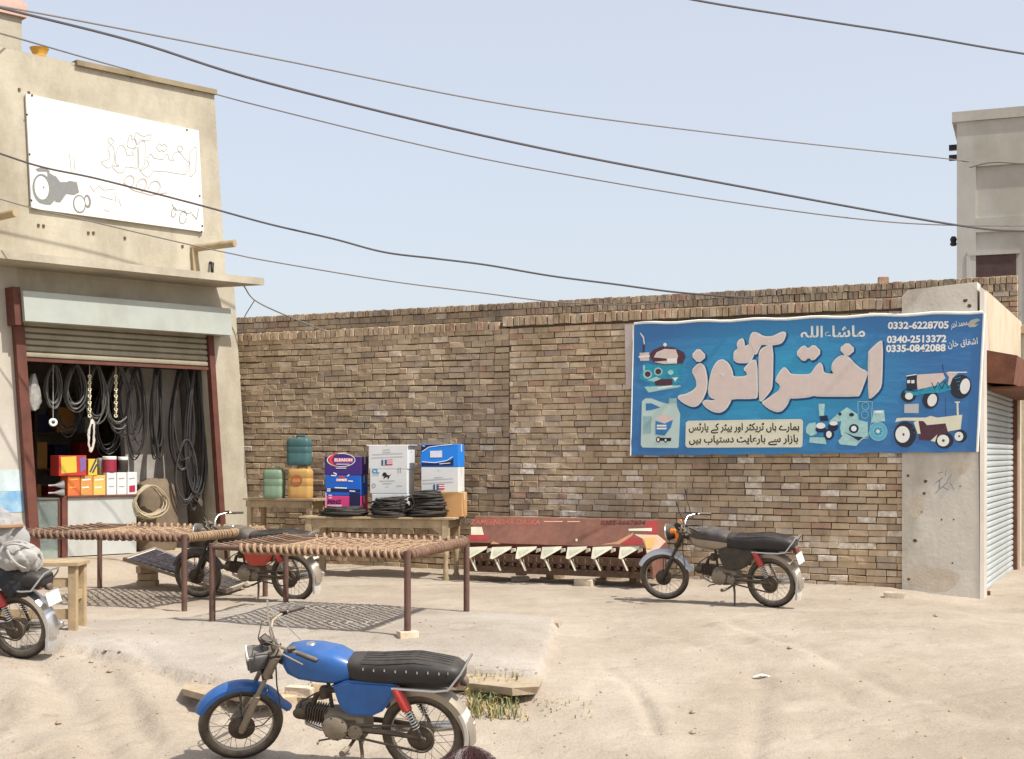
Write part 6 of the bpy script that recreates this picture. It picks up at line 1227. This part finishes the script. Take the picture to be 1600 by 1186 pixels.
# ------------------------------------------------------------------ left edge: bench, bundle, sack
lb = gnd(113, 984, gz(-4.0, 12.3)); lM = place((lb.x - .75, lb.y + .12, gz(lb.x, lb.y)), .03)
bb = thing('wooden_bench', 'rough pale timber bench beside the loaded motorcycle', 'bench', lM); hz_ = .585
for k in range(2): mb = MB(); mb.box((0, -.1 + k * .2, hz_), (1.62, .19, .035), bev=.004); mb.build('plank', WOOD2, bb)
for sx in (1, -1):
    for sy in (1, -1): mb = MB(); mb.box((sx * .75, sy * .13, hz_ / 2 - .02), (.075, .07, hz_), bev=.005); mb.build('leg', WOOD2, bb)
mb = MB(); mb.box((0, -.13, .14), (1.44, .03, .09)); mb.box((0, -.13, .42), (1.44, .03, .08)); mb.box((.75, 0, .3), (.03, .2, .08)); mb.build('rail', WOOD2, bb)
def lump(name, label, cat, c, r, mt, seed, ties=True, flat=0, n=26, amp=.16):
    rg = np.random.RandomState(seed); mb = MB(); mb.smooth = True; rs = []; ph = rg.rand(12) * 6.28
    for i in range(n + 1):
        th = math.pi * i / n; row = []
        for j in range(36):
            a = 2 * math.pi * j / 36; f = 1 + amp * (math.sin(3 * a + ph[0] + 2 * th) * math.sin(2 * th + ph[1]) + .6 * math.sin(7 * a + ph[2] + 3 * th) * math.sin(th) + .45 * math.sin(11 * a - 6 * th + ph[3]) * math.sin(th) + .3 * math.sin(17 * a + 9 * th + ph[4]) * math.sin(th))
            p = Vector((r[0] * f * math.sin(th) * math.cos(a), r[1] * f * math.sin(th) * math.sin(a), r[2] * f * math.cos(th)))
            if p.z < -r[2] * (1 - flat): p.z = -r[2] * (1 - flat) + (p.z + r[2] * (1 - flat)) * .1
            row.append(p)
        rs.append(row)
    mb.rings(rs); t = thing(name, label, cat, Matrix.Translation(Vector(c))); mb.build('cloth', mt, t)
    if ties:
        mb = MB(); mb.smooth = True
        for k in range(3): e = Matrix.Rotation(k * 1.0 + .3, 3, 'Y') @ Matrix.Rotation(k * .8, 3, 'Z'); mb.tube([e @ Vector((r[0] * 1.06 * math.cos(a), r[1] * .2 * math.sin(2 * a) * .4, r[2] * 1.06 * math.sin(a))) for a in [2 * math.pi * j / 24 for j in range(24)]], .011, 6, loop=True)
        mb.build('tie', mt, t)
    return t
CLOTH = mat('white_cloth', (160, 157, 151), .9, var=.08, scale=9, bump=.7, bscale=14)
lump('cloth_bundle', 'tied white cloth bundle on the tail of the loaded motorcycle', 'bundle', (-4.05, 11.15, .77), (.17, .13, .12), CLOTH, 5)
lump('saddle_bag', 'black bag hanging under the white bundle', 'bag', (-4.10, 11.14, .56), (.13, .06, .12), mat('black_bag', (32, 32, 36), .6, var=.2), 8, ties=False)
sk = lump('sack', 'stuffed white sack with brown band sitting on the rough timber bench', 'sack', (lM.translation.x - .05, lM.translation.y, lM.translation.z + .60 + .22), (.30, .2, .25), mat('white_sack', (150, 148, 145), .85, var=.06, scale=5, bump=.6, bscale=10), 3, ties=False, flat=.1)
mb = MB(); mb.smooth = True; mb.tube([Vector((.30 * math.cos(a), .21 * math.sin(a), .10)) for a in [2 * math.pi * j / 30 for j in range(30)]], .02, 6, loop=True); mb.build('band', mat('brown_band', (150, 120, 92), .8), sk)

# ------------------------------------------------------------------ broken slab edges, bricks, weeds, litter
CONC = mat('broken_concrete', (168, 152, 128), .95, var=.14, scale=7, bump=.5, bscale=25, stain=.2)
def slab(label, pts, th, zt=None):
    w_ = []
    rg = random.Random(int(pts[0][0]))
    for x, y, z in pts: g = gnd(x, y, z); w_.append(g)
    b = sum(w_, Vector()) / len(w_); n = len(w_); mb = MB(); mb.add([p - b for p in w_] + [p - b + Vector((rg.uniform(-.02, .02), rg.uniform(-.0, .03), -th)) for p in w_], [tuple(range(n)), tuple(range(2 * n - 1, n - 1, -1))] + [(i, (i + 1) % n, n + (i + 1) % n, n + i) for i in range(n)])
    o = mb.build('concrete_slab', CONC); o.location = b; tag(o, label, 'slab'); return o
slab('broken concrete slab edge jutting over the weeds', [(700, 1066, -.12), (740, 1068, -.12), (800, 1075, -.125), (842, 1073, -.13), (848, 1062, -.12), (790, 1055, -.11), (700, 1052, -.11)], .06)
slab('long raised lip of concrete behind the rope bed', [(640, 962, .03), (720, 966, .03), (800, 972, .035), (872, 974, .03), (878, 969, .03), (790, 965, .03), (640, 954, .03)], .08)
slab('small piece of broken slab lying right of the weeds', [(830, 1098, -.3), (862, 1106, -.3), (872, 1102, -.3), (850, 1094, -.3)], .07)
slab('dark lower block below the jutting slab edge', [(795, 1084, -.24), (835, 1090, -.24), (842, 1082, -.24), (800, 1076, -.24)], .12)
for i, pts in enumerate(([(285, 1076, -.15), (322, 1086, -.16), (345, 1082, -.15), (340, 1072, -.14), (290, 1066, -.14)], [(345, 1080, -.16), (395, 1092, -.17), (440, 1090, -.16), (440, 1076, -.14), (360, 1070, -.14)])):
    slab(('leftmost added slab piece shading the bank above the blue front fender', 'added slab piece shading the bank right behind the blue motorcycle lamp')[i], pts, .05)  # added overhanging pieces, put in to cast shadows under the slab edge
loose_brick('end brick of the row behind the blue motorcycle engine', 447, 1098, .5, 1, tilt=.1); loose_brick('middle brick of the row behind the blue motorcycle engine', 470, 1096, -.3, 5, dz=.05); loose_brick('small brick piece under the blue fuel tank', 500, 1090, .2, 0, s=(.12, .11, .075), dz=.05)
rg = random.Random(31); mb = MB(); PB = mat('pebble', (158, 141, 119), .95, var=.2, scale=3)
for i in range(420):
    px = rg.uniform(0, 1600); py = rg.uniform(950, 1186) if px > 900 else rg.uniform(1000, 1186); g = gnd(px, py, -.15); s = rg.uniform(.004, .013) * (1 + (rg.random() < .05) * 1.5); z = gz(g.x, g.y) + s * .3
    mb.add([Vector((g.x, g.y, z)) + Vector((s * rg.uniform(.6, 1.3) * x, s * rg.uniform(.6, 1.3) * y, s * .7 * zz_)) for x, y, zz_ in ((1, 0, 0), (0, 1, 0), (-1, 0, 0), (0, -1, 0), (0, 0, 1), (0, 0, -1))], [(0, 1, 4), (1, 2, 4), (2, 3, 4), (3, 0, 4), (1, 0, 5), (2, 1, 5), (3, 2, 5), (0, 3, 5)])
for i in range(150):                      # clods crumbled off the slab's broken front edge
    t_ = rg.random(); px = -20 + t_ * 900; py = np.interp(px, [-20, 120, 280, 400, 560, 735, 842, 900], [1036, 1047, 1070, 1086, 1076, 1066, 1070, 1100]) + rg.uniform(-4, 30) * rg.random(); g = gnd(px, py, -.2); s = rg.uniform(.006, .028) * (1 if rg.random() < .2 else .55); z = gz(g.x, g.y) + s * .25
    mb.add([Vector((g.x, g.y, z)) + Vector((s * rg.uniform(.6, 1.4) * x, s * rg.uniform(.5, 1.1) * y, s * .6 * zz_)) for x, y, zz_ in ((1, 0, 0), (0, 1, 0), (-1, 0, 0), (0, -1, 0), (0, 0, 1), (0, 0, -1))], [(0, 1, 4), (1, 2, 4), (2, 3, 4), (3, 0, 4), (1, 0, 5), (2, 1, 5), (3, 2, 5), (0, 3, 5)])
mb.build('gravel', PB, kind='stuff')['label'] = 'small stones scattered over the dusty ground'
def weeds(label, pts, n, hmax, seed):
    rg = random.Random(seed); mb = MB(); mb_ = [mat('weed_green', (118, 124, 84), .8, var=.3, scale=30), mat('weed_dry', (178, 160, 104), .9, var=.2, scale=30)]
    for i in range(n):
        px = rg.uniform(pts[0], pts[1]); py = rg.uniform(pts[2], pts[3]); g = gnd(px, py, pts[4]); z = gz(g.x, g.y); a = rg.uniform(0, 6.28); L = rg.uniform(.3, 1) * hmax; w_ = rg.uniform(.003, .007); d = Vector((math.cos(a), math.sin(a), 0)); s = Vector((-d.y, d.x, 0)) * w_; bnd = rg.uniform(.2, .9); b = Vector((g.x, g.y, z - .005)); mb.cur = 0 if rg.random() < .5 else 1
        m1 = b + d * L * .3 * bnd + Vector((0, 0, L * .6)); e = b + d * L * bnd + Vector((0, 0, L * (.95 - .55 * bnd))); mb.add([b - s, b + s, m1 + s * .8, m1 - s * .8, e], [(0, 1, 2, 3), (3, 2, 4)])
    o = mb.build('grass', mb_, kind='stuff'); o['label'] = label
weeds('tuft of green weeds under the broken slab edge', (728, 812, 1086, 1112, -.26), 420, .17, 1); weeds('sparse low weeds by the bench post', (70, 160, 926, 938, 0), 90, .06, 2); weeds('a few blades along the broken bank', (820, 930, 1095, 1112, -.25), 40, .06, 3)
g = gnd(1190, 1064, -.22); mb = MB(); mb.add([(-.07, 0, .01), (0, -.02, .03), (.08, 0, .012), (.07, .03, .02), (0, .03, .035), (-.06, .03, .015)], [(0, 1, 4, 5), (1, 2, 3, 4)]); o = mb.build('litter', WHITE); o.location = (g.x, g.y, gz(g.x, g.y)); tag(o, 'scrap of white litter lying on the open dust', 'litter')

# ------------------------------------------------------------------ overhead wires
WIRE = mat('cable_black', (82, 78, 80), .6, var=.1); WIREG = mat('cable_grey', (120, 112, 106), .6, var=.1)
def wire(label, pts, r, mt=None):
    ctl = [at(*p) for p in pts]; out = []
    for i in range(len(ctl) - 1):
        p0 = ctl[max(i - 1, 0)]; p1 = ctl[i]; p2 = ctl[i + 1]; p3 = ctl[min(i + 2, len(ctl) - 1)]
        for k in range(8):
            t = k / 8; out.append(.5 * ((2 * p1) + (p2 - p0) * t + (2 * p0 - 5 * p1 + 4 * p2 - p3) * t * t + (3 * p1 - p0 - 3 * p2 + p3) * t ** 3))
    out.append(ctl[-1]); mb = MB(); mb.smooth = True; mb.tube(out, r, 6); o = centre(mb.build('overhead_wire', mt or WIRE)); tag(o, label, 'wire')
wire('thin upper wire running from the rooftop room to the grey house', [(-250, -32, 15), (35, 16, 16), (420, 90, 18), (800, 165, 20), (1150, 212, 22.5), (1488, 249, 25.5), (1503, 252, 25.9)], .011, WIREG)
wire('thick twisted cable crossing the sky and the grey house', [(-250, -52, 14), (0, 12, 14.5), (210, 65, 15), (420, 130, 15.6), (800, 222, 16.6), (1160, 292, 17.6), (1490, 351, 18.6), (1620, 362, 19), (1900, 372, 20)], .015)
wire('grey cable slung behind the shop parapet to the grey house', [(-200, 0, 16), (0, 52, 17.2), (136, 91, 20.5), (333, 146, 23), (420, 169, 23.2), (620, 218, 23.6), (800, 257, 24), (1080, 306, 24.5), (1330, 341, 25), (1492, 352, 25.5), (1700, 352, 26)], .012, WIREG)
wire('wavy cable drooping across the shop sign to the wall top', [(-200, 170, 16), (0, 240, 16.2), (70, 262, 16.2), (155, 280, 16.3), (310, 320, 16.4), (420, 350, 16.5), (520, 373, 16.5), (600, 394, 16.6), (680, 404, 16.6), (760, 414, 16.7), (860, 431, 16.7), (960, 444, 16.7), (1060, 457, 16.7), (1175, 466, 16.6)], .012)
wire('thin wire from the shop spout down to the wall coping', [(-200, 240, 16.5), (0, 311, 16.6), (150, 348, 16.8), (295, 382, 17), (365, 397, 17.2), (420, 408, 17.3), (600, 438, 17.5), (740, 456, 17.7), (870, 472, 17.75), (990, 476, 17.3), (1060, 470, 17.0)], .008, WIREG)
wire('lone wire crossing the open sky at upper right', [(900, -38, 14), (1085, 0, 14.2), (1250, 27, 14.4), (1430, 55, 14.6), (1600, 84, 14.8), (1900, 128, 15)], .012)
wire('cable sagging along the face of the grey house', [(1515, 262, 26.2), (1550, 254, 25.8), (1600, 256, 25.5), (1700, 262, 25)], .012, WIREG)
wire('stay wire from the canopy down to the older wall', [(378, 440, 19.5), (382, 448, 19.6), (398, 469, 19.7), (440, 490, 19.6), (510, 518, 19.2)], .010, WIREG)
wire('short branch of the stay wire reaching the yard wall', [(398, 469, 19.7), (386, 488, 20.0), (382, 496, 20.3)], .007, WIREG)

# ------------------------------------------------------------------ person passing in front, only the crown of the head shows
hx, hy = -.118, 3.9; gp_ = gz(hx, 6.6); top = .775
pn = thing('person', 'person with dark reddish brown hair, mostly below the frame by the blue motorcycle', 'person', place((hx, hy, gp_), .5))
Ht = top - gp_; k = Ht / 1.72
J = {'pel': (0, 0, .92), 'wa': (0, 0, 1.06), 'ch': (0, .01, 1.28), 'nk': (0, .0, 1.46), 'hd': (0, .02, 1.54), 'ht': (0, .02, 1.66)}
for s, n_s in ((1, 'l'), (-1, 'r')): J.update({'sh' + n_s: (s * .17, 0, 1.40), 'el' + n_s: (s * .22, -.02, 1.13), 'wr' + n_s: (s * .24, .05, .90), 'ha' + n_s: (s * .24, .08, .80), 'hp' + n_s: (s * .09, 0, .88), 'kn' + n_s: (s * .10, .02, .48), 'an' + n_s: (s * .10, -.01, .09), 'to' + n_s: (s * .11, .15, .035)})
rad = {'pel': .13, 'wa': .115, 'ch': .13, 'nk': .055, 'hd': .072, 'ht': .066, 'sh': .062, 'el': .042, 'wr': .03, 'ha': .032, 'hp': .085, 'kn': .055, 'an': .038, 'to': .03}
keys = list(J); idx = {q: i for i, q in enumerate(keys)}; ed = [('pel', 'wa'), ('wa', 'ch'), ('ch', 'nk'), ('nk', 'hd'), ('hd', 'ht')]
for s in 'lr': ed += [('ch', 'sh' + s), ('sh' + s, 'el' + s), ('el' + s, 'wr' + s), ('wr' + s, 'ha' + s), ('pel', 'hp' + s), ('hp' + s, 'kn' + s), ('kn' + s, 'an' + s), ('an' + s, 'to' + s)]
me = bpy.data.meshes.new('body'); me.from_pydata([tuple(c * k for c in J[q]) for q in keys], [(idx[a], idx[b]) for a, b in ed], []); o = bpy.data.objects.new('body', me); COL.objects.link(o)
md = o.modifiers.new('skin', 'SKIN'); 
for i, q in enumerate(keys): r_ = rad.get(q, rad.get(q[:2], .05)) * k; me.skin_vertices[0].data[i].radius = (r_, r_); me.skin_vertices[0].data[i].use_root = (q == 'pel')
o.modifiers.new('sub', 'SUBSURF').levels = 2; dg = bpy.context.evaluated_depsgraph_get(); m2 = bpy.data.meshes.new_from_object(o.evaluated_get(dg)); bpy.data.objects.remove(o)
m2.materials.clear(); m2.materials.append(mat('khaki_clothing', (150, 138, 116), .9, var=.1)); m2.materials.append(mat('skin', (150, 104, 78), .6, var=.06))
for f in m2.polygons: f.material_index = 1 if f.center.z > 1.45 * k or (abs(f.center.x) > .2 * k and f.center.z < .92 * k and f.center.z > .7 * k) else 0; f.use_smooth = True
body = bpy.data.objects.new('body', m2); COL.objects.link(body); body.parent = pn
HAIR = mat('dark_brown_hair', (58, 34, 30), .45, var=.35, scale=30); mb = MB(); mb.smooth = True; hc = Vector((0, .01, Ht - .115)); rg = random.Random(8)
mb.lathe([(.001, .108), (.04, .103), (.072, .083), (.090, .045), (.096, 0), (.092, -.05), (.08, -.075)], hc, n=24, cap=False)
for i in range(520):
    a = rg.uniform(0, 6.28); q0 = rg.uniform(0, .35); da = rg.uniform(-.3, .3); q1 = q0 + rg.uniform(.5, 1.2); pts = []
    for j in range(6):
        q = q0 + (q1 - q0) * j / 5; aa = a + da * j / 5; rr_ = .102 + .006 * math.sin(j * 1.3 + i) + (.004 if j == 5 else 0); pts.append(hc + Vector((rr_ * .94 * math.sin(q) * math.cos(aa), rr_ * math.sin(q) * math.sin(aa), (rr_ + .007) * math.cos(q))))
    mb.tube(pts, [.0012, .0016, .0016, .0014, .0012, .0005], 4)
mb.build('hair', HAIR, pn)
